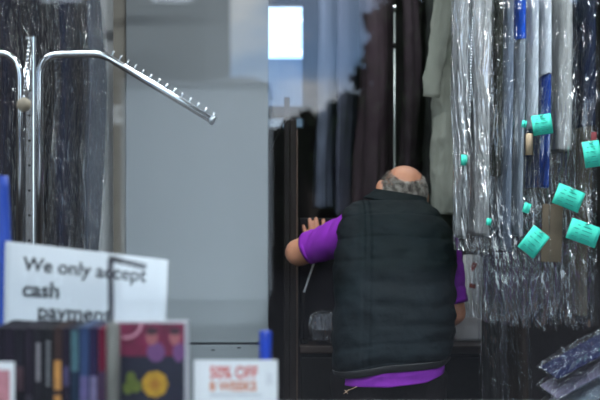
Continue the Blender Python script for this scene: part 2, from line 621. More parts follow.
def hanger_bm(hy, top, rail, tubebar=False):
    bm = bmesh.new()
    r = rail - top
    tube(bm, rounded([(0, -hy * 0.8, -0.09 + 0), (0, 0, -0.005), (0, hy * 0.8, -0.09), ], 0.02), 0.003, 8)
    hook = [(0, 0, -0.005), (0, 0, r - 0.03)]
    for k in range(9):
        a = -PI / 2 + k / 8 * PI * 1.25
        hook.append((0, 0.018 * math.cos(a) * 1.0, r + 0.0 + 0.018 * math.sin(a)))
    tube(bm, hook, 0.0022, 8)
    return bm


def paper_tag(parent, wx, wy, wz, wpx, hpx, rot, d, ry=0.0):
    """wx.. world position of the tag's middle"""
    root = Vector(parent.location)
    Rz = Matrix.Rotation(-parent.rotation_euler.z, 4, 'Z')
    c = Rz @ (Vector((wx, wy, wz)) - root)
    w, h = wpx * d / F, hpx * d / F
    bm = bmesh.new()
    nx = 8
    for sgn in (0, 1):
        pass
    g = []
    for i in range(nx + 1):
        u = i / nx * 2 - 1
        bend = 0.004 * u * u + 0.0015 * math.sin(u * 4)
        g.append([bm.verts.new((u * w / 2, y + bend, z)) for y, z in ((-0.0004, -h / 2), (-0.0004, h / 2), (0.0004, h / 2), (0.0004, -h / 2))])
    for a, b in zip(g, g[1:]):
        for k in range(4):
            bm.faces.new((a[k], b[k], b[(k + 1) % 4], a[(k + 1) % 4]))
    bm.faces.new(g[0]); bm.faces.new(g[-1])
    o = obj('tag', bm, TAG, parent)
    o['label'] = 'teal paper tag'
    o.location = c
    o.rotation_euler = (0, math.radians(rot), -parent.rotation_euler.z + ry)
    if wpx > 11:
        b2 = bmesh.new()
        for k in range(4):
            zz = h * (0.28 - 0.19 * k)
            l = w * (0.36 if k % 2 else 0.28)
            box(b2, (-l, -0.0011, zz - 0.0010), (l * 0.7, -0.0006, zz + 0.0010))
        p = obj('printed_lines', b2, TAGINK, o, False)
        b3 = tube(bmesh.new(), [(-0.006, -0.002, h * 0.42), (0.006, -0.002, h * 0.46)], 0.0012, 6)
        obj('staple', b3, CHROME, o)
    return o


def hung(label, pl, pr, d, gbot, fbot, rgb, rail, seed, group, film=FILM, hy=0.15, top=None, fold=0.006, crum=0.004, fcrum=0.0045, name='hanging_garment', cat='clothes',
         turn=None, gw=1.0, shared=None, sway=0.0, garment='garment', bump=0.35, flare=0.0, cs=24, fcs=30):
    """a garment on its hanger inside a film sleeve; pl..pr is where its near edge shows, d the depth of that edge"""
    x = X((pl + pr) / 2, d)
    hx = 0.5 * (pr - pl) * d / F * 0.9
    ang = turn if turn is not None else -math.atan2(x, d)
    xc, y = x - math.sin(ang) * hy, d + math.cos(ang) * hy
    fz = Z(fbot, d) if fbot is not None else None
    gz = Z(gbot, d)
    zb = min(gz, fz) if fz is not None else gz
    top = top or rail - 0.06
    t = thing(name, label, cat, (xc, y, zb), ang, group)
    fa = fcrum and min(fcrum, hx * 0.20)
    fhx = (hx - 1.3 * fa) * 0.9
    ghx = (fhx - fa - 0.002) * gw if fz is not None else hx * 0.85
    ghx = max(0.0035, ghx)
    ghy = hy - (0.008 if fz is not None else 0)
    o = obj(garment, drape(ghx * 0.86, ghy, top - 0.012 - gz, seed, min(fold, ghx * (0.22 if fz is not None else 0.5)), min(crum, ghx * (0.10 if fz is not None else 0.2)), cs, z0=gz - zb, hem=0.006, flare=flare, shared=shared, sway=sway, zref=zb), cloth('cloth_' + str(seed), rgb, bump=bump), t)
    solidify(o, 0.002, -1)
    if fz is not None:
        obj('plastic_cover', drape(fhx, hy, top - fz, seed + 40, fa * 0.35, fa * 0.75, fcs, nu=80, nv=130, z0=fz - zb, hem=0.01, shared=shared, sway=sway, zref=zb), film, t)
    hb = hanger_bm(hy, top, rail)
    o = obj('hanger', hb, HANGER, t)
    o.location = (0, 0, top - zb - 0.0)
    return t


def rail_obj(label, x0, x1, y, z):
    t = thing('clothes_rail', label, 'rail', ((x0 + x1) / 2, y, z))
    l = (x1 - x0) / 2
    obj('rail_tube', tube(bmesh.new(), [(-l, 0, 0), (l, 0, 0)], 0.0125), CHROME, t)
    for s in (-0.9, 0.9):
        obj('ceiling_bracket', tube(bmesh.new(), [(s * l, 0, 0.012), (s * l, 0, H - z - 0.001)], 0.008), STEEL, t)
    return t


RA = 2.25
R1Y = 3.40 + 0.15
rail_obj('chrome clothes rail carrying the bagged clothes nearest the window', 0.40, 1.15, R1Y, RA)
G1 = 'bagged clothes on the near right rail'
FR = 3.40
DG = {}
row = [
    # key, label, l, r (its near edge), garment bottom, film bottom, colour, film, half depth
    ('a', 'pale grey zipped garment in crinkled silvery film at the left end of the row', 463, 477, 238, 251, srgb(196, 201, 205), FILM_WHITE, 0.058),
    ('c', 'whitish garment in bright streaky film just right of the zipped one', 486.5, 499, 236, 254, srgb(214, 217, 219), FILM_WHITE, 0.13),
    ('d', 'short dark olive garment in clear film, hem level with the highest tags', 499.5, 509, 176, 326, srgb(46, 48, 44), FILM, 0.14),
    ('e', 'pale slate blue garment in clear film right of the dark olive one', 509.5, 520, 250, 327, srgb(112, 124, 142), FILM, 0.15),
    ('f', 'pale garment with a bright blue sleeve at the top edge and a cardboard tube below', 520.5, 532, 236, 328, srgb(140, 150, 162), FILM, 0.15),
    ('g', 'white shirt in clear film carrying the highest teal tag', 532.5, 547, 128, 328, srgb(200, 208, 218), FILM, 0.15),
    ('h', 'royal blue garment in clear film showing as a narrow blue stripe', 547.5, 557, 187, 326, srgb(20, 62, 150), FILM, 0.15),
    ('i', 'wide pale grey jumper in film with a straight hem above the middle tag', 558.5, 587, 150, 326, srgb(168, 170, 170), FILM, 0.15),
    ('k', 'navy blue jacket in film at the right edge of the picture', 587.5, 606, 126, 326, srgb(26, 34, 58), FILM, 0.15),
]
TURN = math.radians(17)
for i, (k, lab, l, r, gb, fb, rgb, fm, hy_) in enumerate(row):
    DG[k] = hung(lab, l, r, R1Y - math.cos(TURN) * hy_, gb, fb, rgb, RA, 11 + i * 1.7, G1, film=fm, hy=hy_, turn=TURN, shared=4.4, sway=0.016, fcrum=0.007, fcs=15 + 3 * (i % 3))


def wpart(name, bm, m, parent, loc, rot=(0, 0, 0), smooth=True):
    """part placed by a world position"""
    o = obj(name, bm, m, parent, smooth)
    R = Matrix.Rotation(-parent.rotation_euler.z, 4, 'Z')
    o.location = R @ (Vector(loc) - Vector(parent.location))
    o.rotation_euler = (rot[0], rot[1], rot[2] - parent.rotation_euler.z)
    return o


ob = obj('blue_sleeve', drape(0.0098, 0.1435, 2.18 - Z(38, FR), 78, 0.001, 0.001, 24, z0=Z(38, FR) - DG['f'].location.z, hem=0.008, shared=4.4, sway=0.016, zref=DG['f'].location.z), cloth('cloth_bright_blue', srgb(24, 78, 186)), DG['f'])
solidify(ob, 0.0015, -1)
# beaded zip
bm = bmesh.new()
for k in range(34):
    z = -k * 0.0085
    ball(bm, (0.0008 * math.sin(k * .6), 0, z), 0.0038, 8, 6)
wpart('zipper', bm, STEEL, DG['a'], P(472.5, 18, FR + 0.072), (0, 0.03, 0))
# cardboard trouser tube
wpart('cardboard_tube', tube(bmesh.new(), [(0, 0, 0), (0.001, 0.0, 0.06), (0.001, 0, 0.062), (0.001, 0, 0.063)], [0.0105, 0.0105, 0.009, 0.004], 16), mat('cardboard', srgb(176, 156, 130), rough=0.8), DG['f'], P(529, 155, FR - 0.004))
# white upper half of the blue-striped garment
gzz = Z(70, FR) - DG['h'].location.z
ob = obj('white_top', drape(0.0080, 0.1425, 2.18 - Z(74, FR), 77, 0.001, 0.001, 24, z0=Z(74, FR) - DG['h'].location.z, hem=0.02, shared=4.4, sway=0.016, zref=DG['h'].location.z), cloth('cloth_white', srgb(205, 212, 222)), DG['h'])
solidify(ob, 0.0015, -1)
# khaki backing card and red collar label seen in the film
wpart('paper_insert', boxbm((-0.03, 0, -0.085), (0.03, 0.003, 0.085), 0.001), mat('insert_khaki', srgb(86, 77, 66), rough=0.9, var=0.3, spec=0.1), DG['h'], P(552, 233, FR + 0.004), (0, 0.03, 0.0))
wpart('red_label', boxbm((-0.008, 0, -0.02), (0.008, 0.002, 0.02), 0.0005), mat('label_red', srgb(120, 46, 52), rough=0.7), DG['k'], P(594, 139, FR - 0.016))

for key, px, py, w_, h_, rot, dd in (
        ('g', 542.5, 124.5, 20, 20, -8, -0.024), ('k', 592.5, 154, 17, 26, -8, -0.024), ('i', 569, 198, 28, 21, 22, -0.024), ('k', 584, 233, 31, 21, 20, -0.036),
        ('f', 534, 242, 20, 27, 38, -0.03), ('a', 464, 160, 6, 11, 5, 0.09), ('e', 527, 208, 7, 10, 20, -0.014), ('e', 524.5, 124, 5, 7, 10, -0.016), ('c', 489, 222, 5, 7, 10, 0.008)):
    p = P(px, py, FR + dd)
    paper_tag(DG[key], p.x, p.y, p.z, w_, h_, rot, FR, 0.05)

# second row, behind
R2Y = 3.97 + 0.12 * math.cos(0.1)
rail_obj('chrome clothes rail behind the bagged row, carrying long dark garments', 0.60, 1.4, R2Y, RA)
G2 = 'long clothes on the rail behind'
for i, (lab, l, r, gb, fb, rgb, fm) in enumerate((
        ('long charcoal garment in film hanging lowest, right of the man', 489, 513, 410, 440, srgb(44, 42, 44), FILM_DARK),
        ('long dark brown coat in thin film beside the charcoal one', 515, 540, 425, 440, srgb(58, 46, 40), FILM_DARK),
        ('dark grey brown coat in film above the tilted laundry packs', 542, 568, 316, 330, srgb(96, 86, 74), FILM_DARK),
        ('khaki grey coat in film behind the lowest teal tag', 570, 604, 316, 330, srgb(112, 102, 88), FILM_DARK))):
    hung(lab, l, r, 3.97, gb, fb, rgb, RA, 31 + i * 2.3, G2, film=fm, hy=0.12, fold=0.012, fcrum=0.007, turn=0.1, shared=9.1, sway=0.02)

# loose grey shirt on the third rail, over the counter
R3Y = 4.78
rail_obj('chrome clothes rail over the counter carrying one loose grey shirt', 0.45, 0.95, R3Y, 2.50)
t = hung('loose pale grey green shirt without film, right of the bald head', 430, 469, 4.66, 214, None, srgb(152, 157, 148), 2.50, 51.3, None, hy=0.12, fold=0.034, crum=0.010, flare=0.16, garment='shirt_body', bump=0.6, sway=0.02)
# its sleeve hanging on the near side
sb = bmesh.new()
pts = [P(447, -30, 4.62), P(441, 20, 4.58), P(434, 60, 4.56), P(429, 97, 4.57)]
pts2 = []
for a, b in zip(pts, pts[1:]):
    for k in range(8):
        pts2.append(a.lerp(b, k / 8))
pts2.append(pts[-1])
rad = [0.040 - 0.008 * k / len(pts2) + 0.006 * noise.noise(Vector((0, 0, p.z * 9))) for k, p in enumerate(pts2)]
tube(sb, pts2, rad, 36)
for v in sb.verts:
    q = v.co.copy()
    v.co.x += 0.012 * fbm(Vector((q.x * 18, q.y * 18, q.z * 5))) + 0.006 * ridge(q * 18)
    v.co.y = 4.60 + (v.co.y - 4.60) * 0.55 - 0.02
bmesh.ops.translate(sb, verts=sb.verts[:], vec=-Vector(t.location))
so = obj('shirt_sleeve', sb, cloth('cloth_shirt', srgb(152, 157, 148), bump=0.6), t)
so.matrix_basis = Matrix.Rotation(-t.rotation_euler.z, 4, 'Z')
# brown trouser leg behind the shirt
t = hung('dark khaki trousers hanging behind the loose grey shirt', 444, 458, 4.99, 238, None, srgb(66, 58, 44), 2.56, 61.3, None, hy=0.08, fold=0.006, garment='trouser_leg')
R4Y = 5.07
rail_obj('chrome clothes rail at the back carrying dark coats', -0.02, 0.8, 5.30, 2.56)
t.location.y = 5.30
t.location.x = t.location.x * 5.30 / 5.07 + 0.06
G3 = 'dark coats on the back rail'
for i, (lab, l, r, gb, rgb) in enumerate((
        ('dark slate blue coat at the left end of the back rail', 311, 329, 208, srgb(96, 104, 122)),
        ('dark navy coat second from the left on the back rail', 332, 345, 215, srgb(76, 80, 96)),
        ('wide dark plum brown coat on the back rail left of the chrome pole', 348, 388, 226, srgb(66, 55, 62)),
        ('near black coat on the back rail just right of the chrome pole', 396, 418, 230, srgb(54, 46, 52)),
        ('dark green black coat on the back rail next to the grey shirt', 420, 440, 236, srgb(38, 40, 40)))):
    hung(lab, l, r, 5.30 - 0.16 * math.cos(0.3), gb, None, rgb, 2.56, 71 + i * 3.1, G3, hy=0.16, fold=0.03, crum=0.004, garment='coat', turn=-0.30, sway=0.02, shared=6.6, flare=0.12)

# left-hand clothes in film
R5Y = 4.0
rail_obj('chrome clothes rail behind the chrome display rack on the left', -1.25, -0.6, R5Y, RA + 0.05)
G4 = 'bagged dark clothes on the left rail'
for i, (lab, l, r, gb, rgb) in enumerate((
        ('dark navy garment in film at the left edge of the picture', -14, 16, 330, srgb(18, 24, 48)),
        ('black garment in shiny film behind the chrome rack post', 18, 44, 330, srgb(16, 20, 34)),
        ('dark navy garment in film under the arm of the chrome rack', 46, 76, 330, srgb(16, 28, 54)),
        ('slate grey garment in film next to the white partition', 78, 97, 330, srgb(84, 92, 104)))):
    hung(lab, l, r, 3.88, gb, 340, rgb, RA + 0.05, 91 + i * 2.7, G4, film=FILM_NAVY, hy=0.12, fold=0.010, fcrum=0.009, fcs=18, turn=0.0, shared=2.2, sway=0.02)

# white carrier bag with red marks
BY = 4.40
t = thing('carrier_bag', 'white plastic carrier bag with red marks on the counter right of the man', 'bag', (X(474, BY), BY + 0.06, CZ))
bm = bmesh.new()
rings = []
hgt = Z(256, BY) - CZ
for j in range(25):
    v = j / 24
    hw_ = interp([(0, 0.082), (0.1, 0.095), (0.3, 0.09), (0.6, 0.06), (1, 0.03)], v)[0]
    dp = interp([(0, 0.05), (0.4, 0.055), (0.8, 0.035), (1, 0.012)], v)[0]
    ring = []
    for i in range(40):
        a = 2 * PI * i / 40
        c, s = math.cos(a), math.sin(a)
        q = Vector((c * 2, s * 2, v * 4))
        d = (0.010 * ridge(q * 0.9) - 0.004) * min(1, v * 6)
        ring.append(bm.verts.new((math.copysign(abs(c) ** .6, c) * (hw_ + d), math.copysign(abs(s) ** .6, s) * (dp + d * 0.8), 0.001 + v * hgt)))
    rings.append(ring)
for a, b in zip(rings, rings[1:]):
    for i in range(40):
        bm.faces.new((a[i], a[(i + 1) % 40], b[(i + 1) % 40], b[i]))
bm.faces.new(rings[0])
bm.faces.new(rings[-1])
obj('bag_body', bm, mat('bag_white', srgb(196, 196, 198), rough=0.4, var=0.06, bump=0.4, bscale=20), t)
for px, py, w_, h_, rt, yy in ((474.5, 267, 0.018, 0.036, 0.5, -0.035), (473, 286, 0.024, 0.018, 0.3, -0.050)):
    q = P(px, py, BY) - Vector(t.location)
    o = obj('red_mark', boxbm((-w_ / 2, -0.001, -h_ / 2), (w_ / 2, 0.001, h_ / 2)), mat('bag_red', srgb(150, 50, 40), rough=0.5), t, False)
    o.location = (q.x, yy, q.z)
    o.rotation_euler = (0, rt, 0)

# tilted bagged laundry packs bottom right, on a low trolley
TY = 3.08
tz = 0.70
t = thing('laundry_trolley', 'low dark trolley under the tilted laundry packs, below the picture edge', 'trolley', (0.84, TY + 0.15, 0))
obj('shelf', boxbm((-0.22, -0.17, tz - 0.03), (0.3, 0.17, tz), 0.004), DARK, t, False)
for sx_ in (-0.2, 0.28):
    for sy_ in (-0.15, 0.15):
        obj('leg', tube(bmesh.new(), [(sx_, sy_, 0.0), (sx_, sy_, tz - 0.031)], 0.012), STEEL, t)
LP = 'tilted laundry packs on the trolley'
TH = -math.radians(29)
nv_ = Vector((math.sin(TH), 0, math.cos(TH)))
ax = Vector((math.cos(TH), 0, -math.sin(TH)))
corner = P(557, 364, TY + 0.03)          # top left corner of the uppermost pack
cols = [('tilted pack with a dark navy shirt, uppermost of the laundry packs', srgb(34, 42, 84), 0.022), ('tilted pack with a lilac grey shirt under the navy one', srgb(160, 154, 184), 0.026),
        ('tilted pack with a pale blue shirt under the lilac one', srgb(172, 188, 208), 0.034), ('tilted pack with a lavender blue shirt near the bottom of the laundry packs', srgb(150, 156, 190), 0.036)]
acc = 0.0
for i, (lab, rgb, th) in enumerate(cols):
    acc += th + 0.022
    sx_ = 0.32
    c = corner + ax * (sx_ / 2 - 0.55 * acc) - nv_ * acc + Vector((0, 0.11, 0))
    folded_pack('laundry_pack', lab, 'laundry', c, (0, TH, 0), (sx_, 0.23, th), rgb, FILM_PACK, LP, seed=5 + i * 3)
# the full sack that carries them
t = thing('laundry_sack', 'grey sack of laundry carrying the tilted packs, below the picture edge', 'sack', (0.84, TY + 0.15, tz))
bm = bmesh.new()
g = []
for i in range(15):
    r_ = []
    for j in range(11):
        u, v = i / 14, j / 10
        x = -0.20 + 0.46 * u
        y = -0.13 + 0.26 * v
        lim = corner.z - acc / math.cos(TH) + (0.84 + x - corner.x) * math.tan(-TH) - tz - 0.014
        bulge = (1 - (2 * v - 1) ** 4) * (1 - (2 * u - 1) ** 6)
        r_.append((x, y, max(0.004, lim * (0.55 + 0.45 * bulge))))
    g.append(r_)
vt = [[bm.verts.new(p) for p in r] for r in g]
vb = [[bm.verts.new((p[0], p[1], 0.001)) for p in r] for r in g]
for q in (vt, vb):
    for i in range(14):
        for j in range(10):
            bm.faces.new((q[i][j], q[i + 1][j], q[i + 1][j + 1], q[i][j + 1]))
rt = [(i, 0) for i in range(15)] + [(14, j) for j in range(1, 11)] + [(i, 10) for i in range(13, -1, -1)] + [(0, j) for j in range(9, 0, -1)]
for a, b in zip(rt, rt[1:] + rt[:1]):
    bm.faces.new((vt[a[0]][a[1]], vt[b[0]][b[1]], vb[b[0]][b[1]], vb[a[0]][a[1]]))
obj('sack_body', bm, cloth('sack_grey', srgb(110, 112, 120)), t)

# ================================================================== chrome display rack
DK = 3.15
t = thing('display_rack', 'chrome clothes display rack with sloping pinned arms, left of the grey cabinet', 'rack', (X(30, DK), DK, 0))
rx = X(30, DK)


def RK(px, py, d=DK):
    return P(px, py, d) - Vector((rx, DK, 0))


bm = bmesh.new()
box(bm, (-0.0125, -0.006, 0.05), (0.0125, 0.019, Z(36, DK)), 0.003)
up = obj('upright', bm, CHROME, t, False)
SLOT = mat('slot_black', (0.004, 0.004, 0.004), rough=0.9)
for k in range(11):
    bm = bmesh.new()
    py = 66 + k * 24.9
    bmesh.ops.create_cone(bm, cap_ends=True, segments=12, radius1=0.0034, radius2=0.0034, depth=0.002, matrix=Matrix.Translation((0.0, -0.0068, RK(30, py).z)) @ Matrix.Rotation(PI / 2, 4, 'X'))
    obj('slot_hole', bm, SLOT, up, False)
for k in range(4):
    a = PI / 4 + k * PI / 2
    obj('foot', tube(bmesh.new(), rounded([(0, 0, 0.06), (0.1 * math.cos(a), 0.1 * math.sin(a), 0.06), (0.34 * math.cos(a), 0.34 * math.sin(a), 0.012)], 0.05), 0.011), CHROME, t)


def pins(bm, a, b, n, up_, start=0.04, end=0.985):
    for k in range(n):
        p = a.lerp(b, start + (end - start) * k / (n - 1))
        tube(bm, [p - up_ * 0.002, p + up_ * 0.007], 0.0028, 6)
        ball(bm, p + up_ * 0.008, (0.0042, 0.0042, 0.0042), 8, 6)


TR = 0.0103
# right arm
A0, A1, A2, A3, A4 = RK(39, 460), RK(39, 56.5), RK(102, 54), RK(105, 55.5), RK(212.5, 120.5, 3.08)
path = rounded([RK(39.5, 440), RK(39.5, 55), RK(80, 54)], 0.062, 10)[:-1] + rounded([RK(80, 54), RK(103, 54), A4], 0.03, 8)
ar = obj('arm', tube(bmesh.new(), path, TR, 16), CHROME, t)
bm = bmesh.new()
d_ = (A4 - RK(103, 54)).normalized()
upv = (Vector((0, 0, 1)) - d_ * d_.z).normalized()
pins(bm, RK(106, 55.5) + upv * TR, A4 + upv * TR, 14, upv)
obj('pin', bm, CHROME, ar)
obj('end_cap', tube(bmesh.new(), [A4 - d_ * 0.002, A4 + d_ * 0.004], 0.0128, 18), STEEL, ar)
# left arm
L4 = RK(-110, 122, 3.08)
path = rounded([RK(20, 440), RK(20, 55), RK(-18, 52), L4], 0.066, 10)
ar = obj('arm', tube(bmesh.new(), path, TR, 16), CHROME, t)
bm = bmesh.new()
d_ = (L4 - RK(-18, 52)).normalized()
upv = (Vector((0, 0, 1)) - d_ * d_.z).normalized()
pins(bm, RK(-20, 53) + upv * TR, L4 + upv * TR, 14, upv)
obj('pin', bm, CHROME, ar)
obj('end_cap', tube(bmesh.new(), [L4 - d_ * 0.002, L4 + d_ * 0.004], 0.0128, 18), STEEL, ar)
# front arm, sloping towards the window
F4 = RK(24, 104.5, 2.72)
F0 = RK(30, 40) + Vector((0, 0.0, 0))
F1 = RK(29.5, 44, 3.08)
path = rounded([F0 + Vector((0, -0.018, -0.045)), F0 + Vector((0, -0.018, -0.004)), F1, F4], 0.03, 8)
ar = obj('arm', tube(bmesh.new(), path, 0.009, 16), CHROME, t)
bm = bmesh.new()
d_ = (F4 - F1).normalized()
upv = (Vector((0, 0, 1)) - d_ * d_.z).normalized()
pins(bm, F1 + upv * 0.009, F4 + upv * 0.009, 14, upv, 0.02)
obj('pin', bm, CHROME, ar)
c_ = obj('end_cap', tube(bmesh.new(), [F4 - d_ * 0.002, F4 + d_ * 0.004], 0.0165, 24), mat('cap_beige', srgb(160, 148, 128), rough=0.5), ar)
c_['label'] = 'beige round end cap'

# ================================================================== things on the window ledge
# paper sign in a plastic sleeve, propped behind the cases
SD = 2.17
t = thing('paper_sign', 'white paper sign saying it takes cash only, behind the video cases', 'sign', (X(86, SD), SD, LEDGE))
z0 = LEDGE


def SG(px, py):
    p = P(px, py, SD)
    return Vector((p.x - X(86, SD), 0, p.z - z0))


def sheet(corners, th, bend, nx=24):
    bm = bmesh.new()
    tl, tr_, br, bl = corners
    g = []
    for i in range(nx + 1):
        u = i / nx
        a, b = tl.lerp(tr_, u), bl.lerp(br, u)
        y = bend(u)
        g.append([bm.verts.new((p.x, y + dy, p.z)) for p, dy in ((a, 0), (b, 0), (b, th), (a, th))])
    for a, b in zip(g, g[1:]):
        for k in range(4):
            bm.faces.new((a[k], b[k], b[(k + 1) % 4], a[(k + 1) % 4]))
    bm.faces.new(g[0]); bm.faces.new(g[-1])
    return bm


bend = lambda u: 0.004 * (u - 0.6) ** 2
obj('sheet', sheet((SG(5, 241), SG(168, 260), SG(163, 421), SG(2, 414)), 0.0012, bend), PAPER, t)
obj('plastic_sleeve', sheet((SG(3, 239.5), SG(169.5, 258.5), SG(164.5, 422), SG(0.5, 415.5)), 0.0003, lambda u: bend(u) - 0.0022), film_mat('sleeve_film', 0.02, 0.02, rough=0.15, bump=0.3), t)
tilt = math.radians(5.5)
for s, px, py, sz, bo in (('We only accept', 23, 270, 0.0358, 0.0007), ('cash', 22, 296, 0.040, 0.0012), ('payment', 37, 318, 0.040, 0.0010)):
    q = SG(px, py)
    o = text_mesh('lettering', s, sz, INK, t, (q.x, -0.0006, q.z), (PI / 2, tilt if s[0] == 'W' else tilt * 0.6, 0), bo)
    o['label'] = 'dark printed words'

# slim stand in front
VD = 1.95
t = thing('slim_stand', 'slim grey stand with a short slanted arm in front of the paper sign', 'stand', (X(113, VD), VD, LEDGE))
st = mat('stand_grey', srgb(128, 126, 120), rough=0.5)
obj('pole', tube(bmesh.new(), [(0, 0, 0.006), (0, 0, Z(326, VD) - LEDGE), (-0.003, 0, Z(322, VD) - LEDGE)], [0.0115, 0.0115, 0.006], 16), st, t)
obj('rod', tube(bmesh.new(), [(-0.003, 0, Z(324, VD) - LEDGE), (-0.004, 0, Z(258, VD) - LEDGE)], 0.0048, 12), mat('rod_dark', srgb(62, 62, 74), rough=0.5), t)
obj('slanted_arm', tube(bmesh.new(), [(-0.006, 0, Z(258, VD) - LEDGE), (X(146, VD) - X(113, VD), 0.0, Z(267, VD) - LEDGE)], 0.0048, 12), mat('arm_dark', srgb(40, 40, 52), rough=0.5), t)
obj('base', tube(bmesh.new(), [(0, 0, 0.0005), (0, 0, 0.006)], 0.03, 24), st, t)

# video cases, spines to the window
VC = 2.02
ch = Z(327.5, VC) - LEDGE
GV = 'video cases standing on the window ledge'
spines = [(-6, 4, (24, 20, 34), (50, 40, 70)), (4.5, 14, (30, 22, 38), (70, 40, 60)), (14.5, 24, (20, 18, 30), (60, 26, 40)), (24.5, 33, (34, 26, 40), (40, 36, 50)),
          (33.5, 43, (30, 28, 36), (150, 145, 150)), (43.5, 53, (24, 24, 30), (120, 120, 124)), (53.5, 62, (58, 40, 38), (190, 130, 60)), (62.5, 70, (30, 22, 40), (60, 50, 90)),
          (70.5, 79, (26, 44, 66), (60, 100, 110)), (79.5, 89, (50, 70, 110), (90, 80, 130)), (89.5, 98, (40, 30, 70), (120, 110, 150)), (98.5, 106, (120, 24, 56), (60, 30, 70))]
names = ['black purple video case at the left edge of the row of spines', 'dark plum video case second from the left end of the spines', 'blackish video case with a dull red spine label', 'dark violet video case left of the two with grey lettering',
         'dark video case with a pale grey lettered spine', 'near black video case with grey lettering, left of the orange one', 'brown video case with an orange spine panel', 'dark violet video case just right of the orange one',
         'dark teal video case with a pale green band', 'steel blue video case with a lilac lower half', 'dark purple video case with a pale lilac panel', 'crimson video case at the right end of the spines']
for i, (l, r, c1, c2) in enumerate(spines):
    w_ = (r - l) * VC / F
    hh = ch - 0.0012 * (i % 3)
    t = thing('video_case', names[i], 'video case', (X((l + r) / 2, VC), VC, LEDGE), 0, GV)
    obj('case', boxbm((-w_ / 2, 0, 0.0005), (w_ / 2, 0.132, hh), 0.0015), mat('case_' + str(i), srgb(*c1), rough=0.7, var=0.2, spec=0.15), t, False)
    lo_, hi_ = [(0.3, 0.5), (0.1, 0.4), (0.35, 0.6), (0.2, 0.3), (0.45, 0.85), (0.4, 0.88), (0.1, 0.66), (0.4, 0.6), (0.55, 0.97), (0.1, 0.5), (0.05, 0.5), (0.1, 0.55)][i]
    bm = bmesh.new()
    if i in (4, 5):
        for k in range(9):
            zz = ch * (lo_ + (hi_ - lo_) * k / 9)
            box(bm, (-w_ * 0.2, -0.0012, zz), (w_ * 0.2, -0.0004, zz + 0.0055))
    elif i == 6:
        box(bm, (-w_ * 0.42, -0.0012, ch * 0.36), (w_ * 0.42, -0.0004, ch * hi_))
        box(bm, (-w_ * 0.42, -0.0012, ch * 0.05), (w_ * 0.42, -0.0004, ch * 0.3))
    else:
        box(bm, (-w_ * 0.42, -0.0012, ch * lo_), (w_ * 0.42, -0.0004, ch * hi_))
    obj('spine_label', bm, mat('spine_' + str(i), srgb(*c2), rough=0.5, var=0.25, vscale=40), t, False)

# the case shown face-on
FD = 2.0
t = thing('video_case', 'video case shown face-on with two portraits above a yellow flower', 'video case', (X(150, FD), FD, LEDGE), 0, GV)
q = lambda px, py, y=-0.0014: Vector((X(px, FD) - X(150, FD), y, Z(py, FD) - LEDGE))
obj('case', boxbm((q(107, 0).x, 0, 0.0005), (q(188.5, 0).x, 0.015, q(0, 321).z), 0.002), mat('case_white', srgb(186, 184, 192), rough=0.4), t, False)
cov = bmesh.new()
a, b = q(108, 426), q(184.5, 356)
box(cov, (a.x, -0.0008, 0.004), (b.x, -0.0001, b.z))
obj('cover_lower', cov, mat('cover_navy', srgb(15, 17, 42), rough=0.4, var=0.3, vscale=20), t, False)
a, b = q(108, 356), q(184.5, 323)
obj('cover_header', boxbm((a.x, -0.0008, a.z), (b.x, -0.0001, b.z)), mat('cover_crimson', srgb(118, 18, 62), rough=0.4, var=0.45, vscale=25), t, False)


def disc(px, py, rx_, ry_, y, n=20):
    bm = bmesh.new()
    c = q(px, py, 0)
    k = FD / F
    vs = [bm.verts.new((c.x + rx_ * k * math.cos(2 * PI * i / n), y, c.z + ry_ * k * math.sin(2 * PI * i / n))) for i in range(n)]
    vs2 = [bm.verts.new((v.co.x, y + 0.0003, v.co.z)) for v in vs]
    bm.faces.new(vs); bm.faces.new(vs2[::-1])
    for i in range(n):
        bm.faces.new((vs[i], vs[(i + 1) % n], vs2[(i + 1) % n], vs2[i]))
    return bm


bm = bmesh.new()
for px in (156, 179):
    bt = disc(px, 352, 9 if px < 160 else 6, 10, -0.0012)
    me_ = bpy.data.meshes.new('tmp'); bt.to_mesh(me_); bt.free(); bm.from_mesh(me_)
obj('portrait_clothes', bm, mat('cover_lilac', srgb(112, 66, 120), rough=0.5), t, False)
for px, py, rx_, ry_ in ((152, 337, 6, 8), (175, 337, 5.5, 8)):
    pr = obj('portrait_face', disc(px, py, rx_, ry_, -0.0017), mat('cover_skin', srgb(168, 96, 100), rough=0.5), t, False)
    obj('portrait_hair', disc(px, py - 6, rx_ * 1.02, ry_ * 0.5, -0.0022), mat('cover_hair', srgb(70, 36, 50), rough=0.6), pr, False)
bm = bmesh.new()
for k in range(9):
    a = 2 * PI * k / 9
    bt = disc(155 + 8 * math.cos(a), 384 + 8 * math.sin(a), 5.4, 5.4, -0.0012 - 0.0001 * k)
    me_ = bpy.data.meshes.new('tmp'); bt.to_mesh(me_); bt.free(); bm.from_mesh(me_)
fl = obj('cover_flower', bm, mat('cover_yellow', srgb(186, 140, 24), rough=0.5, var=0.3, vscale=60), t, False)
obj('flower_middle', disc(155, 384, 5, 5, -0.0026), mat('cover_amber', srgb(170, 110, 20), rough=0.5), fl, False)
bm = bmesh.new()
for px, py in ((131, 378), (136, 386), (128, 388)):
    bt = disc(px, py, 5, 6.5, -0.0012)
    me_ = bpy.data.meshes.new('tmp'); bt.to_mesh(me_); bt.free(); bm.from_mesh(me_)
obj('cover_leaf', bm, mat('cover_green', srgb(104, 116, 36), rough=0.5), t, False)
bm = bmesh.new()
n = 16
c = q(126, 322, 0)
prev = None
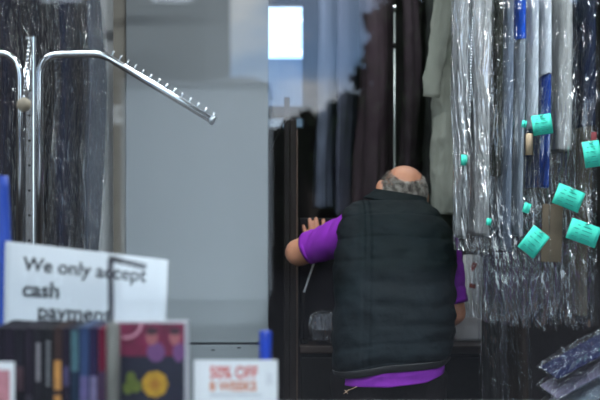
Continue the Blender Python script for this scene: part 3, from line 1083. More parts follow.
for i in range(n + 1):
    a = PI + (PI / 2) * 1.15 * i / n * 1.0
    pts_ = [bm.verts.new((c.x + r_ * FD / F * -math.cos(a), -0.0012, min(q(0, 323).z, c.z + r_ * FD / F * math.sin(a)))) for r_ in (14, 17)]
    if prev:
        bm.faces.new((prev[0], prev[1], pts_[1], pts_[0]))
    prev = pts_
oo = obj('cover_swoosh', bm, mat('cover_pink', srgb(220, 150, 170), rough=0.5), t, False)
solidify(oo, 0.0003)

# small card bottom left, leaning at the cases
CD = 1.96
t = thing('small_card', 'small white card with a pink picture, low at the left edge', 'card', (X(2, CD), CD, LEDGE))
obj('card', boxbm((X(-14, CD) - X(2, CD), 0, 0.0005), (X(14.5, CD) - X(2, CD), 0.0012, Z(362, CD) - LEDGE), 0.0003), PAPER, t, False)
obj('picture', boxbm((X(-10, CD) - X(2, CD), -0.0008, 0.02), (X(10, CD) - X(2, CD), -0.0001, Z(370, CD) - LEDGE)), mat('card_pink', srgb(196, 130, 140), rough=0.5, var=0.25, vscale=50), t, False)

# offer card
OD = 2.04
t = thing('offer_card', 'white offer card with red and orange lettering, standing on the ledge', 'card', (X(235.5, OD), OD, LEDGE))
q2 = lambda px, py, y=-0.0006: Vector((X(px, OD) - X(235.5, OD), y, Z(py, OD) - LEDGE))
obj('card', boxbm((q2(194, 0).x, 0, 0.0005), (q2(277.5, 0).x, 0.0014, q2(0, 360).z), 0.0004), PAPER, t, False)
RED = mat('offer_red', srgb(222, 84, 70), rough=0.6)
ORG = mat('offer_orange', srgb(222, 132, 84), rough=0.6)
a = q2(209.5, 378)
o = text_mesh('lettering', '50% OFF', 0.0292, RED, t, (a.x, -0.0008, a.z), (PI / 2, 0, 0), 0.0006, sx=0.78)
a = q2(209.5, 390.5)
o = text_mesh('lettering', '8 WEEKS', 0.0225, ORG, t, (a.x, -0.0008, a.z), (PI / 2, 0, 0), 0.0006, sx=0.93)
bm = bmesh.new()
box(bm, (q2(209, 0).x, -0.0008, q2(0, 395.6).z), (q2(262, 0).x, -0.0001, q2(0, 394.6).z))
for k in range(4):
    box(bm, (q2(266, 0).x, -0.0008, q2(0, 374.6 + 3 * k).z), (q2(273, 0).x, -0.0001, q2(0, 374 + 3 * k).z))
obj('small_print', bm, mat('print_grey', srgb(150, 150, 165), rough=0.6), t, False)

# blue marker behind it
MD = 2.09
t = thing('marker_pen', 'bright blue marker pen upright behind the offer card', 'pen', (X(265.5, MD), MD, LEDGE))
BL = mat('pen_blue', srgb(20, 70, 200), rough=0.35, var=0.05)
rr = 6.3 * MD / F
obj('barrel', tube(bmesh.new(), [(0, 0, 0.0005), (0, 0, Z(362, MD) - LEDGE)], rr * 0.93, 20), mat('pen_white', srgb(210, 214, 220), rough=0.4), t)
bm = bmesh.new()
zt_ = Z(331, MD) - LEDGE
tube(bm, [(0, 0, Z(362, MD) - LEDGE), (0, 0, zt_ - 0.003), (0, 0, zt_)], [rr, rr, rr * 0.9], 24)
obj('cap', bm, BL, t)
obj('clip', boxbm((-0.003, -rr - 0.003, Z(358, MD) - LEDGE), (0.003, -rr + 0.001, zt_ - 0.003), 0.001), BL, t)

# tall blue bag at the left edge
BD = 2.2
t = thing('blue_bag', 'bright blue bag standing at the left edge behind the paper sign', 'bag', (X(-22, BD), BD + 0.03, LEDGE))
hx_ = X(7.5, BD) - X(-22, BD)
zt_ = Z(176, BD) - LEDGE
bm = bmesh.new()
rings = []
for j in range(17):
    v = j / 16
    ring = []
    for i in range(32):
        a = 2 * PI * i / 32
        c, s = math.cos(a), math.sin(a)
        k = 1 - 0.18 * v ** 3
        d = 0.002 * ridge(Vector((c * 2, s * 2, v * 5)))
        ring.append(bm.verts.new((math.copysign(abs(c) ** .4, c) * (hx_ * k + d), math.copysign(abs(s) ** .4, s) * (0.022 * (1 - 0.4 * v) + d), 0.001 + v * zt_)))
    rings.append(ring)
for a, b in zip(rings, rings[1:]):
    for i in range(32):
        bm.faces.new((a[i], a[(i + 1) % 32], b[(i + 1) % 32], b[i]))
bm.faces.new(rings[0]); bm.faces.new(rings[-1])
obj('bag_body', bm, mat('bag_blue', srgb(8, 66, 172), rough=0.6, var=0.08), t)
obj('handle', tube(bmesh.new(), rounded([(-0.02, 0, zt_ - 0.002), (-0.02, 0, zt_ + 0.06), (0.02, 0, zt_ + 0.06), (0.02, 0, zt_ - 0.002)], 0.02), 0.003), mat('handle_olive', srgb(140, 140, 50), rough=0.6), t)

# ================================================================== the man
SKIN = mat('skin', srgb(196, 138, 110), rough=0.5, var=0.10, vscale=25, bump=0.12, bscale=120)
for nd in SKIN.node_tree.nodes:
    if nd.type == 'BSDF_PRINCIPLED':
        nd.inputs['Subsurface Weight'].default_value = 0.12
        nd.inputs['Subsurface Radius'].default_value = (0.02, 0.008, 0.004)
        nd.inputs['Subsurface Scale'].default_value = 0.3
VEST = mat('vest_black', srgb(16, 25, 29), rough=0.7, var=0.3, vscale=7, bump=0.3, bscale=40, spec=0.10)
PURPLE = cloth('polo_purple', srgb(132, 46, 166), var=0.12, bump=0.3)
TROUS = cloth('trouser_black', srgb(24, 21, 23), var=0.2)
HAIRM = mat('hair_grey', srgb(150, 143, 137), rough=0.7, var=0.45, vscale=60, bump=0.5, bscale=90)

man = thing('person', 'bald grey-haired man from behind in a black quilted vest over a purple shirt', 'person', (0.30, 3.85, 0))
ML = Vector(man.location)


def capsule(bm, a, b, ra, rb, n=5):
    a, b = Vector(a), Vector(b)
    for k in range(n + 1):
        t_ = k / n
        ball(bm, a.lerp(b, t_), ra + (rb - ra) * t_, 14, 9)
    tube(bm, [a, b], [ra * 0.985, rb * 0.985], 16)


def chain(bm, pts, n=4):
    for (p, r), (p2, r2) in zip(pts, pts[1:]):
        capsule(bm, p, p2, r, r2, n)


HC = Vector((0.364, 4.15, 1.468))       # head centre
up_h = Vector((0.06, 0.62, 0.78)).normalized()
fw_h = Vector((-0.26, 0.76, -0.60))
fw_h = (fw_h - up_h * fw_h.dot(up_h)).normalized()
rt_h = fw_h.cross(up_h).normalized()
RH = Matrix((rt_h, fw_h, up_h)).transposed().to_4x4()


def HP(r, f, u):
    return HC + rt_h * r + fw_h * f + up_h * u


SHL = Vector((0.168, 4.01, 1.335))
SHR = Vector((0.476, 4.01, 1.315))
ELL = Vector((X(297.5, 4.14), 4.14, Z(252.5, 4.14)))
WRL = Vector((0.066, 4.39, 1.25))
ELR = Vector((X(455, 3.99), 3.99, Z(313, 3.99)))
WRR = Vector((0.485, 4.22, 0.985))
bm = bmesh.new()
# torso and legs (under the clothes)
chain(bm, [((0.295, 3.86, 0.93), 0.13), ((0.29, 3.88, 1.1), 0.13), ((0.31, 3.97, 1.27), 0.125), ((0.325, 4.02, 1.35), 0.085)], 5)
capsule(bm, (0.22, 3.86, 0.95), (0.36, 3.86, 0.95), 0.11, 0.11)
capsule(bm, SHL, SHR, 0.055, 0.055, 8)
for s, hipx, footx in ((-1, 0.205, 0.17), (1, 0.385, 0.42)):
    chain(bm, [((hipx, 3.86, 0.9), 0.088), ((hipx - 0.005 * s, 3.87, 0.5), 0.056), ((footx, 3.83, 0.1), 0.04)], 6)
    capsule(bm, (footx, 3.84, 0.045), (footx, 3.98, 0.035), 0.035, 0.032)
# neck, skull, jaw, nose, ears
chain(bm, [((0.33, 4.03, 1.37), 0.062), (HP(0, -0.02, -0.05), 0.06)], 4)
ball(bm, HC, (0.077, 0.097, 0.100), 28, 20, RH)
ball(bm, HP(0, -0.012, 0.012), (0.080, 0.086, 0.090), 28, 20, RH)
ball(bm, HP(0, 0.045, -0.055), (0.058, 0.052, 0.065), 20, 14, RH)
ball(bm, HP(0, 0.082, -0.098), (0.026, 0.022, 0.02), 12, 8, RH)
capsule(bm, HP(0, 0.092, 0.005), HP(0, 0.112, -0.032), 0.009, 0.014)
for s in (-1, 1):
    ball(bm, HP(0.086 * s, -0.008, 0.006), (0.011, 0.021, 0.033), 14, 10, RH @ Matrix.Rotation(-0.35 * s, 4, 'Z'))
    ball(bm, HP(0.034 * s, 0.083, 0.022), (0.022, 0.012, 0.008), 10, 8, RH)
# arms
chain(bm, [(SHL, 0.055), (SHL.lerp(ELL, 0.6), 0.048), (ELL + Vector((0.004, 0, 0)), 0.049), (ELL.lerp(WRL, 0.35), 0.042), (WRL, 0.029)], 5)
chain(bm, [(SHR, 0.055), (SHR.lerp(ELR, 0.6), 0.046), (ELR, 0.038), (ELR.lerp(WRR, 0.4), 0.038), (WRR, 0.027)], 5)


def hand(bm, wrist, knuck, normal, side, tips, thumb):
    """palm from wrist to the knuckle row; side = direction from little finger to index; normal = back of the hand"""
    kd = knuck - wrist
    up_ = kd.normalized()
    for k in range(7):
        u = -1 + 2 * k / 6
        capsule(bm, wrist + side * (0.020 * u), knuck + side * (0.034 * u) - up_ * (0.008 * abs(u)), 0.0145, 0.0115, 4)
    for i, (tip, r) in enumerate(tips):
        u = -1 + 2 * i / 3
        base = knuck + side * (0.033 * u) - up_ * (0.010 * abs(u))
        mid = base.lerp(tip, 0.48) + normal * 0.006
        chain(bm, [(base, r * 1.1), (mid, r), (base.lerp(tip, 0.78) + normal * 0.004, r * 0.92), (tip, r * 0.8)], 5)
    b0 = wrist + side * 0.022 + up_ * 0.02
    chain(bm, [(b0, 0.015), (b0.lerp(thumb, 0.5) + side * 0.006, 0.0125), (thumb, 0.009)], 4)


HD = 4.432
# left hand, flat on the dark board, fingers up
KN = Vector((X(315, HD), HD, Z(235.5, HD)))
tips = [(P(303.4, 226, HD), 0.0090), (P(309.6, 219.6, HD), 0.0099), (P(316.0, 218.8, HD), 0.0102), (P(323.4, 220.2, HD), 0.0098)]
hand(bm, WRL + Vector((0, 0.03, 0.008)), KN, Vector((0, -1, 0)), Vector((1, 0, 0.0)), tips, P(336, 236, HD))
capsule(bm, WRL, WRL + Vector((0, 0.03, 0.008)), 0.029, 0.024)
# right hand resting on the counter
KR = Vector((0.452, 4.36, CZ + 0.022))
W2 = Vector((0.478, 4.275, CZ + 0.034))
capsule(bm, WRR, W2, 0.027, 0.022)
tipsR = [(Vector((0.497, 4.425, CZ + 0.011)), 0.0082), (Vector((0.472, 4.437, CZ + 0.012)), 0.009), (Vector((0.446, 4.436, CZ + 0.012)), 0.0092), (Vector((0.42, 4.42, CZ + 0.012)), 0.009)]
hand(bm, W2, KR, Vector((0, 0, 1)), Vector((-0.96, -0.2, 0)).normalized(), tipsR, Vector((0.40, 4.33, CZ + 0.012)))
bmesh.ops.translate(bm, verts=bm.verts[:], vec=-ML)
me = bpy.data.meshes.new('body')
bm.to_mesh(me); bm.free()
tmp = bpy.data.objects.new('body_tmp', me)
COL.objects.link(tmp)
md = tmp.modifiers.new('r', 'REMESH'); md.mode = 'VOXEL'; md.voxel_size = 0.0042; md.use_smooth_shade = True
md = tmp.modifiers.new('s', 'SMOOTH'); md.factor = 0.5; md.iterations = 5
bpy.context.view_layer.update()
me2 = bpy.data.meshes.new_from_object(tmp.evaluated_get(bpy.context.evaluated_depsgraph_get()))
bpy.data.objects.remove(tmp)
me2.name = 'body'
me2.materials.clear(); me2.materials.append(SKIN)
# keep the visible skin only where clothes do not need it thick: shrink nothing, clothes lie outside
for p in me2.polygons:
    p.use_smooth = True
bo = bpy.data.objects.new('body', me2)
link(bo, man)

# eyes and mouth
for s in (-1, 1):
    bm = ball(bmesh.new(), HP(0.031 * s, 0.079, 0.003) - ML, 0.0115, 14, 10)
    ey = obj('eye', bm, mat('eye_white', (0.75, 0.73, 0.7), rough=0.2), man)
    obj('iris', ball(bmesh.new(), HP(0.031 * s, 0.0885, 0.001) - ML, 0.0045, 10, 8), mat('iris_brown', srgb(60, 40, 26), rough=0.2), ey)
bm = tube(bmesh.new(), [HP(-0.022, 0.089, -0.065) - ML, HP(0, 0.0985, -0.063) - ML, HP(0.022, 0.089, -0.065) - ML], [0.003, 0.006, 0.003], 10)
obj('mouth', bm, mat('lips', srgb(150, 88, 78), rough=0.5), man)


# hair: a ring of grey hair round the sides and back, the crown bald
def hairy(dv):
    r, f, u = dv.dot(rt_h), dv.dot(fw_h), dv.dot(up_h)
    if f > 0.42 or u < -0.86:
        return False
    if f > 0.12 and u < 0.0:
        return False
    if abs(r) > 0.88 and -0.42 < u < 0.34 and f > -0.26:
        return False               # the ear
    # bald crown, reaching well down the back of the head
    e = ((dv.x - 0.18) / 0.62) ** 2 + ((dv.z - 1.0) / 0.52) ** 2
    if dv.y < 0.15:
        return e > 1
    return dv.z < 0.42 + 0.1 * dv.y and f < 0.42


def skull(dv, s=1.0):
    r, f, u = dv.dot(rt_h), dv.dot(fw_h), dv.dot(up_h)
    # radius of the skull ellipsoids in this direction
    k1 = 1 / math.sqrt((r / 0.077) ** 2 + (f / 0.097) ** 2 + (u / 0.100) ** 2)
    k2 = 1 / math.sqrt((r / 0.080) ** 2 + (f / 0.090) ** 2 + (u / 0.095) ** 2)
    return HC + dv * (max(k1, k2) * s)


bm = bmesh.new()
nu, nv = 90, 60
grid = {}
for i in range(nu):
    for j in range(nv + 1):
        th, ph = 2 * PI * i / nu, PI * j / nv
        dv = Vector((math.sin(ph) * math.cos(th), math.sin(ph) * math.sin(th), math.cos(ph)))
        grid[i, j] = dv
vs = {}


def hv(i, j):
    i %= nu
    if (i, j) not in vs:
        dv = grid[i, j]
        vs[i, j] = bm.verts.new(skull(dv, 1.02 + 0.035 * noise.noise(dv * 7) + 0.02 * noise.noise(dv * 17)) - ML)
    return vs[i, j]


for i in range(nu):
    for j in range(nv):
        if all(hairy(grid[a % nu, b]) for a, b in ((i, j), (i + 1, j), (i + 1, j + 1), (i, j + 1))):
            try:
                bm.faces.new((hv(i, j), hv(i + 1, j), hv(i + 1, j + 1), hv(i, j + 1)))
            except ValueError:
                pass
rnd = random.Random(5)
down = (-up_h * 0.8 - fw_h * 0.5).normalized()
cnt = 0
while cnt < 5200:
    dv = Vector((rnd.gauss(0, 1), rnd.gauss(0, 1), rnd.gauss(0, 1))).normalized()
    if not hairy(dv):
        continue
    cnt += 1
    p = skull(dv, 1.015)
    nrm = dv
    g = (down - nrm * down.dot(nrm))
    g = (g.normalized() if g.length > 0.05 else nrm.orthogonal()) + Vector((rnd.gauss(0, .35), rnd.gauss(0, .35), rnd.gauss(0, .35)))
    g = (g - nrm * g.dot(nrm)).normalized()
    sd = g.cross(nrm)
    Ln = rnd.uniform(0.010, 0.022)
    wd = rnd.uniform(0.0005, 0.0009)
    prev = None
    for k in range(4):
        t_ = k / 3
        c = p + g * (Ln * t_) + nrm * (0.002 + 0.012 * t_ - 0.006 * t_ * t_)
        ww = wd * (1 - 0.8 * t_)
        tri = [bm.verts.new(c + sd * ww - ML), bm.verts.new(c - sd * ww - ML), bm.verts.new(c + nrm * ww * 1.5 - ML)]
        if prev:
            for q_ in range(3):
                bm.faces.new((prev[q_], prev[(q_ + 1) % 3], tri[(q_ + 1) % 3], tri[q_]))
        prev = tri
HAIR2 = mat('hair_dark_grey', srgb(92, 86, 82), rough=0.7, var=0.4, vscale=50)
HAIR3 = mat('hair_light_grey', srgb(196, 190, 182), rough=0.6, var=0.2, vscale=50)
for f in bm.faces:
    if len(f.verts) == 4:
        c = f.calc_center_median()
        k = noise.noise(c * 55 + Vector((3, 1, 7))) + 0.8 * noise.noise(c * 400)
        f.material_index = 1 if k < -0.22 else (2 if k > 0.25 else 0)
obj('hair', bm, [HAIRM, HAIR2, HAIR3], man)


# garment rings from the outline seen from behind
def loft(rows, nu=110, sub=6, e=0.72, disp=None, cap_top=False):
    """rows: (py, left px, right px, depth of the middle, half depth); smooth stack of rings"""
    tab = []
    for a, b in zip(rows, rows[1:]):
        for k in range(sub):
            t_ = k / sub
            tab.append([p + (q_ - p) * t_ for p, q_ in zip(a, b)])
    tab.append(list(rows[-1]))
    # smooth
    for _ in range(2):
        tab = [tab[0]] + [[(a + 2 * b + c) / 4 for a, b, c in zip(tab[i - 1], tab[i], tab[i + 1])] for i in range(1, len(tab) - 1)] + [tab[-1]]
    bm = bmesh.new()
    rings = []
    for py, l, r, d, hd in tab:
        xl, xr, z = X(l, d), X(r, d), Z(py, d)
        cx, hx = (xl + xr) / 2, (xr - xl) / 2
        ring = []
        for i in range(nu):
            a = 2 * PI * i / nu
            c, s = math.cos(a), math.sin(a)
            x = cx + math.copysign(abs(c) ** e, c) * hx
            y = d + math.copysign(abs(s) ** e, s) * hd
            n_ = Vector((c / hx, s / hd, 0)).normalized()
            off = disp(x, y, z, c, s) if disp else 0
            ring.append(bm.verts.new(Vector((x, y, z)) + n_ * off - ML))
        rings.append(ring)
    for a, b in zip(rings, rings[1:]):
        for i in range(nu):
            bm.faces.new((a[i], a[(i + 1) % nu], b[(i + 1) % nu], b[i]))
    return bm


def quilt(x, y, z, c, s):
    zz = z + 0.02 * noise.noise(Vector((x * 4, y * 4, 0))) + 0.16 * (x - 0.30) ** 2 * 2
    k = (zz - 0.9) / 0.072
    f = abs(math.sin(PI * k)) ** 0.34
    # panel seams running down, left of the middle and at the sides
    seam = 0
    for sx_ in (0.205, 0.222):
        if s < 0:
            seam += math.exp(-((x - sx_ - 0.03 * (z - 1.1)) / 0.0035) ** 2)
    wr = 0.006 * fbm(Vector((x * 9, y * 9, z * 14)), 3) + 0.005 * ridge(Vector((x * 7 + z * 9, y * 5, z * 8 - x * 5)), 2)
    return 0.0085 * f - 0.010 * seam + wr + 0.010 * max(0.0, 0.30 - z + 0.75) * noise.noise(Vector((x * 11, y * 6, z * 45))) - 0.005


vest_rows = [
    (373, 336, 445, 3.86, 0.140), (366, 334.5, 450, 3.86, 0.148), (340, 334, 452, 3.865, 0.150), (300, 335, 453, 3.88, 0.150), (265, 336, 453, 3.915, 0.146), (245, 337, 452, 3.945, 0.138),
    (232, 338.5, 449, 3.965, 0.132), (222, 340, 444, 3.985, 0.125), (214, 342, 438, 4.0, 0.115), (208, 346, 432, 4.02, 0.10), (203, 354, 427, 4.035, 0.088), (200, 362, 424, 4.045, 0.08)]
bm = loft(vest_rows, nu=150, sub=11, disp=quilt)


def hem_lift(bm, tab, za, zb):
    for v in bm.verts:
        px_ = 300 + (v.co.x + ML.x) * F / 3.86
        v.co.z += interp(tab, px_)[0] * 3.86 / F * sm(za, zb, v.co.z + ML.z)


VTAB = [(333, 0), (360, 5), (386, 10), (415, 12), (452, 14)]
hem_lift(bm, VTAB, Z(300, 3.86), Z(373, 3.86))
v_ = obj('vest', bm, VEST, man)
solidify(v_, 0.006, -1)
# standing collar
bm = loft([(204, 364, 428, 4.05, 0.082), (200, 370, 426, 4.06, 0.078), (196, 374, 425, 4.075, 0.078), (193.5, 376, 424, 4.085, 0.078)], nu=60, e=0.9,
          disp=lambda x, y, z, c, s: 0.002 * fbm(Vector((x * 30, y * 30, z * 30))))
for v in bm.verts:
    v.co.z -= 0.16 * (v.co.x + ML.x - 0.34)
c_ = obj('collar', bm, VEST, v_)
solidify(c_, 0.006, -1)
# hem binding of the vest
bm = loft([(375.5, 339, 442, 3.86, 0.140), (374, 335.5, 445.5, 3.86, 0.144), (371.5, 334.5, 447.5, 3.86, 0.148), (369, 334, 449.5, 3.86, 0.150)], nu=80, disp=lambda x, y, z, c, s: 0.001 + 0.004 * fbm(Vector((x * 9, y * 9, z * 14)), 2))
hem_lift(bm, VTAB, Z(300, 3.86), Z(373, 3.86))
b_ = obj('hem_band', bm, mat('vest_band', srgb(36, 36, 38), rough=0.6, var=0.2), v_)
solidify(b_, 0.004, -1)
# purple shirt: hem, sleeves
bm = loft([(384, 339, 443, 3.86, 0.134), (372, 338, 443, 3.86, 0.134), (355, 340, 444, 3.86, 0.13)], nu=90, sub=8,
          disp=lambda x, y, z, c, s: 0.005 * noise.noise(Vector((x * 16, y * 16, z * 3))) + 0.003 * noise.noise(Vector((x * 6, y * 6, z * 50))))
hem_lift(bm, [(333, 2.5), (386, 3), (423, 7), (445, 15)], Z(340, 3.86), Z(384, 3.86))
sh = obj('shirt_hem', bm, PURPLE, man)
solidify(sh, 0.003, -1)


def sleeve(name, a, b, r0, r1, cuffdir, seed, m=PURPLE, flat=1.0):
    bm = bmesh.new()
    n_ = 30
    pts_ = [a.lerp(b, k / n_) for k in range(n_ + 1)]
    rs_ = [r0 + (r1 - r0) * (k / n_) ** 0.8 for k in range(n_ + 1)]
    tube(bm, pts_, rs_, 48, cap=False)
    ax_ = (b - a).normalized()
    for v in bm.verts:
        rel = v.co - a
        al = rel.dot(ax_)
        rad_ = rel - ax_ * al
        d = 0.006 * noise.noise(Vector((al * 16 + seed, rad_.x * 12, rad_.z * 12))) + 0.004 * ridge(Vector((al * 30 + rad_.z * 20, rad_.x * 6 + seed, 0)), 2)
        v.co += rad_.normalized() * d
    bmesh.ops.translate(bm, verts=bm.verts[:], vec=-ML)
    o = obj(name, bm, m, man)
    solidify(o, 0.003, 1)
    # turned cuff
    bm = bmesh.new()
    tube(bm, [b - ax_ * 0.016, b - ax_ * 0.002], [r1 + 0.004, r1 + 0.003], 48, cap=False)
    bmesh.ops.translate(bm, verts=bm.verts[:], vec=-ML)
    c = obj('cuff', bm, m, o)
    solidify(c, 0.004, 1)
    return o


dl = (ELL - SHL)
sleeve('sleeve', SHL - dl * 0.05 + Vector((0.012, 0, 0.0)), SHL + dl * 0.80 + Vector((0.004, 0.0, 0.002)), 0.070, 0.050, None, 2.0)
dr = (ELR - SHR)
sleeve('sleeve', SHR, SHR + dr * 0.88, 0.066, 0.047, None, 5.0)

# trousers
bm = bmesh.new()
capsule(bm, (0.23, 3.862, 0.90), (0.35, 3.862, 0.90), 0.128, 0.128, 6)
ball(bm, (0.29, 3.862, 0.9), (0.182, 0.132, 0.12), 28, 18)
for s, hipx, footx in ((-1, 0.205, 0.17), (1, 0.385, 0.42)):
    chain(bm, [((hipx, 3.86, 0.86), 0.108), ((hipx - 0.005 * s, 3.87, 0.5), 0.080), ((footx, 3.83, 0.12), 0.066)], 8)
bmesh.ops.translate(bm, verts=bm.verts[:], vec=-ML)
me = bpy.data.meshes.new('trousers_tmp')
bm.to_mesh(me); bm.free()
tmp = bpy.data.objects.new('trousers_tmp', me)
COL.objects.link(tmp)
md = tmp.modifiers.new('r', 'REMESH'); md.mode = 'VOXEL'; md.voxel_size = 0.012
md = tmp.modifiers.new('s', 'SMOOTH'); md.factor = 0.5; md.iterations = 4
bpy.context.view_layer.update()
me2 = bpy.data.meshes.new_from_object(tmp.evaluated_get(bpy.context.evaluated_depsgraph_get()))
bpy.data.objects.remove(tmp)
for v in me2.vertices:
    if v.co.z > 0.88:
        v.co.z = 0.88 + (v.co.z - 0.88) * 0.3
    v.co += v.normal * (0.005 * fbm(Vector((v.co.x * 9, v.co.y * 9, v.co.z * 7))))
for p in me2.polygons:
    p.use_smooth = True
me2.name = 'trousers'
me2.materials.clear(); me2.materials.append(TROUS)
tr = bpy.data.objects.new('trousers', me2)
link(tr, man)
# pale stitched mark on the back pocket
bm = bmesh.new()
c = P(346, 392, 3.735) - ML
tube(bm, [c + Vector((-0.008, 0, -0.006)), c + Vector((0.01, 0, 0.008))], 0.0012, 6)
tube(bm, [c + Vector((-0.004, 0, 0.006)), c + Vector((0.006, 0, -0.006))], 0.0012, 6)
tube(bm, [c + Vector((0.008, 0.0, 0.006)), c + Vector((0.035, 0.0, 0.017))], 0.001, 6)
obj('pocket_stitch', bm, mat('stitch_tan', srgb(190, 160, 130), rough=0.7), tr)
for s, footx in ((-1, 0.17), (1, 0.42)):
    bm = bmesh.new()
    ball(bm, Vector((footx, 3.93, 0.045)) - ML, (0.048, 0.14, 0.045), 20, 12)
    ball(bm, Vector((footx, 3.84, 0.07)) - ML, (0.045, 0.055, 0.05), 16, 10)
    for v in bm.verts:
        v.co.z = max(v.co.z, 0.001)
    obj('shoe', bm, mat('shoe_black', srgb(20, 20, 20), rough=0.4), man)

# ================================================================== the street the window mirrors
def SV(px, dv):
    return (px - 300) * dv / F


def SZ(py, dv):
    return CAMZ - (py - 200) * dv / F


MY = 2 * GY
struct('pavement', boxbm((-14, -2.2, -0.12), (14, GY - 0.06, -0.0)), mat('pavement_grey', srgb(40, 40, 40), rough=0.9, var=0.2, vscale=2, spec=0.1))
struct('road', boxbm((-40, -40, -0.2), (40, -2.2, -0.1)), mat('asphalt', srgb(26, 26, 28), rough=0.95, var=0.2, vscale=2, spec=0.05))
struct('added_slab', boxbm((SV(122, 18), MY - 18, -0.1), (SV(268, 18), MY - 14.4, -0.085)), mat('slab_pale', srgb(92, 96, 98), rough=0.95, var=0.15, vscale=2, spec=0.1))  # pale slab added so its reflection evens the brightness low on the cabinet
# tall brown house
dv = 22
yb = MY - dv
M_brick = mat('brick_brown', srgb(62, 58, 56), rough=0.9, var=0.25, vscale=3, spec=0.1)
xr_ = SV(205, dv)
t = thing('street_house', 'tall brown brick house across the street, mirrored at the upper left of the glass', 'building', ((xr_ - 12) / 2, yb, -0.1))
cx = (xr_ - 12) / 2
obj('wall', boxbm((-12 - cx, -8, 0), (xr_ - cx, 0, 9.6)), M_brick, t, False)
obj('roof', boxbm((-12.2 - cx, -8.2, 9.6), (xr_ + 0.0 - cx, 0.2, 9.9)), mat('roof_slate', srgb(60, 60, 66), rough=0.8), t, False)
wm = mat('house_window_white', srgb(225, 228, 230), rough=0.5)
wd_ = mat('house_window_glass', srgb(60, 66, 74), rough=0.1)
for (a, b, z0_, z1_) in ((SV(152, dv), SV(192, dv), SZ(3, dv) + 0.1, SZ(3, dv) + 1.6), (SV(114, dv), SV(140, dv), SZ(124, dv) + 0.1, SZ(106, dv) + 0.1), (SV(40, dv), SV(84, dv), SZ(3, dv) + 0.1, SZ(3, dv) + 1.6), (SV(-60, dv), SV(-16, dv), SZ(3, dv) + 0.1, SZ(3, dv) + 1.6)):
    wf = obj('window', boxbm((a - cx, 0.0, z0_), (b - cx, 0.06, z1_)), wm, t, False)
    obj('pane', boxbm((a - cx + 0.07, 0.062, z0_ + (z1_ - z0_) * 0.35), (b - cx - 0.07, 0.07, z1_ - 0.06)), wd_, wf, False)
# low house with a slate roof
dv = 18
yb = MY - dv
t = thing('street_house', 'low pale garage across the street, mirrored over the grey cabinet', 'building', (0, yb, -0.1))
xa, xb = SV(122, dv), SV(268, dv)
bm = bmesh.new()
zt_ = SZ(84, dv) + 0.1
obj('wall', boxbm((xa, -2.5, 0), (xb, 0, zt_)), mat('house_render', srgb(172, 178, 182), rough=0.9, var=0.08), t, False)
bm = bmesh.new()
pr_ = [(xa - 0.04, zt_), (xa, zt_ + 0.07), (SV(208, dv), zt_ + 0.03), (SV(228, dv), zt_ + 0.10), (SV(250, dv), zt_ + 0.10), (xb + 0.03, zt_)]
f_ = [bm.verts.new((x, 0.08, z)) for x, z in pr_]
k_ = [bm.verts.new((x, -2.6, z)) for x, z in pr_]
bm.faces.new(f_); bm.faces.new(k_[::-1])
for i in range(len(pr_)):
    j = (i + 1) % len(pr_)
    bm.faces.new((f_[i], f_[j], k_[j], k_[i]))
obj('roof', bm, mat('roof_grey', srgb(140, 142, 146), rough=0.85, var=0.15), t, False)
# street trees: clumps of real leaves
LEAF = mat('leaf_dark', srgb(38, 48, 32), rough=0.9, var=0.4, vscale=3, spec=0.05)
BARK = mat('bark', srgb(54, 46, 40), rough=0.9, var=0.3)


def tree(label, dv, blobs, trunk_px, n_leaf, leaf=0.12):
    yb = MY - dv
    t = thing('street_tree', label, 'tree', (SV(trunk_px, dv), yb, -0.1), 0, 'trees mirrored in the glass')
    base = Vector(t.location)
    bm = bmesh.new()
    rn = random.Random(int(dv * 10))
    tot = sum(b[2] ** 2 for b in blobs)
    wood = bmesh.new()
    tube(wood, [(0, 0, 0), (0.05, 0, 1.5), (0, 0, 3.2)], [0.2, 0.15, 0.1], 10)
    for px, py, r in blobs:
        c = Vector((SV(px, dv), yb, SZ(py, dv))) - base
        R_ = r * dv / F
        tube(wood, [(0, 0, min(2.2, c.z * 0.6)), Vector((c.x * 0.5, 0, c.z * 0.8)), c], [0.07, 0.045, 0.015], 6)
        for _ in range(int(n_leaf * r * r / tot)):
            d = Vector((rn.gauss(0, 1), rn.gauss(0, 1), rn.gauss(0, 1))).normalized()
            d *= R_ * rn.random() ** 0.65 * (1.2 + 0.9 * noise.noise(d * 2.3 + c))
            if noise.noise((c + d) * 2.6) < -0.18:
                continue
            p = c + d
            a = Vector((rn.gauss(0, 1), rn.gauss(0, 1), rn.gauss(0, 1))).normalized()
            b = a.orthogonal().normalized()
            s = leaf * rn.uniform(0.6, 1.3)
            q_ = [p + a * s, p + b * s * 0.45 + a.cross(b) * s * .1, p - a * s, p - b * s * 0.45 + a.cross(b) * s * .1]
            bm.faces.new([bm.verts.new(v) for v in q_])
    obj('trunk', wood, BARK, t)
    obj('foliage', bm, LEAF, t, False)


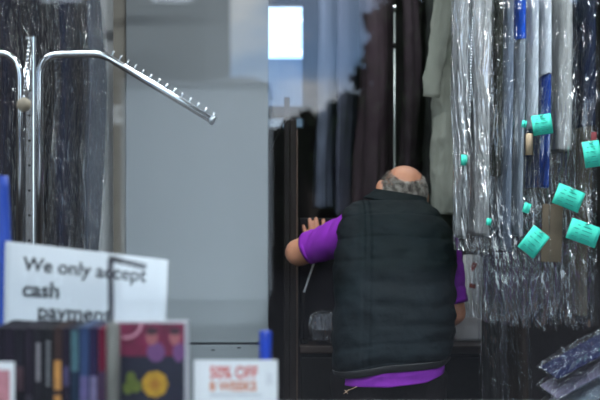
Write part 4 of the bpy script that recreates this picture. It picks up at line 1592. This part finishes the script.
tree('large dark leafy tree mirrored in the glass above the man', 16,
     [(440, 5, 42), (415, 25, 28), (388, 24, 15), (372, 22, 7), (400, 45, 22), (375, 56, 12), (366, 50, 6), (430, 60, 38), (385, 76, 16), (362, 78, 8), (400, 92, 26), (374, 104, 16), (440, 110, 45), (480, 30, 50), (490, 100, 55), (540, 60, 60), (590, 40, 60), (560, 120, 60), (400, 140, 40), (350, 130, 20)],
     470, 26000, 0.10)
tree('smaller round tree mirrored in the glass left of the large one', 19, [(348, 118, 20), (335, 128, 18), (352, 108, 12), (330, 150, 30)], 345, 5000, 0.10)
tree('dark bush mirrored in the glass above the dark post', 24, [(310, 128, 10), (300, 134, 14), (322, 140, 16), (307, 118, 6)], 308, 3500, 0.11)
# clipped hedge behind the road
dv = 26
t = thing('garden_hedge', 'long dark hedge across the street, mirrored low in the glass', 'hedge', (SV(450, dv), MY - dv, -0.1))
bm = bmesh.new()
g = []
nx_, nz_ = 160, 26
xa, xb, zt_ = SV(258, dv) - SV(450, dv), SV(760, dv) - SV(450, dv), SZ(122, dv)
prof = [(0.0, 0), (0.0, 1), (-1.2, 1), (-1.2, 0)]
pl = []
for k in range(nz_):
    pl.append((0.0, k / (nz_ - 1)))
pl += [(-0.6, 1.0), (-1.2, 1.0), (-1.2, 0.0)]
for i in range(nx_ + 1):
    x = xa + (xb - xa) * i / nx_
    g.append([bm.verts.new((x + .1 * noise.noise(Vector((x * 3, v * 6, 1))), y + 0.18 * fbm(Vector((x * 2.5, v * 8, y))), zt_ * v * (1 + 0.09 * fbm(Vector((x * 1.3, v, 2)))))) for y, v in pl])
for a, b in zip(g, g[1:]):
    for k in range(len(pl) - 1):
        bm.faces.new((a[k], b[k], b[k + 1], a[k + 1]))
bm.faces.new(g[0]); bm.faces.new(g[-1])
obj('foliage', bm, mat('hedge_green', srgb(26, 32, 24), rough=0.9, spec=0.05, var=0.5, vscale=6, bump=0.6, bscale=14), t, False)

# ================================================================== view
SC.view_settings.view_transform = 'Standard'
SC.view_settings.look = 'None'
SC.view_settings.gamma = 1
SC.view_settings.use_curve_mapping = False
SC.view_settings.exposure = 0.0
SC.cycles.transparent_max_bounces = 48
SC.cycles.max_bounces = 10
SC.cycles.use_denoising = True
SC.cycles.sample_clamp_indirect = 6
SC.cycles.caustics_reflective = False
SC.cycles.caustics_refractive = False
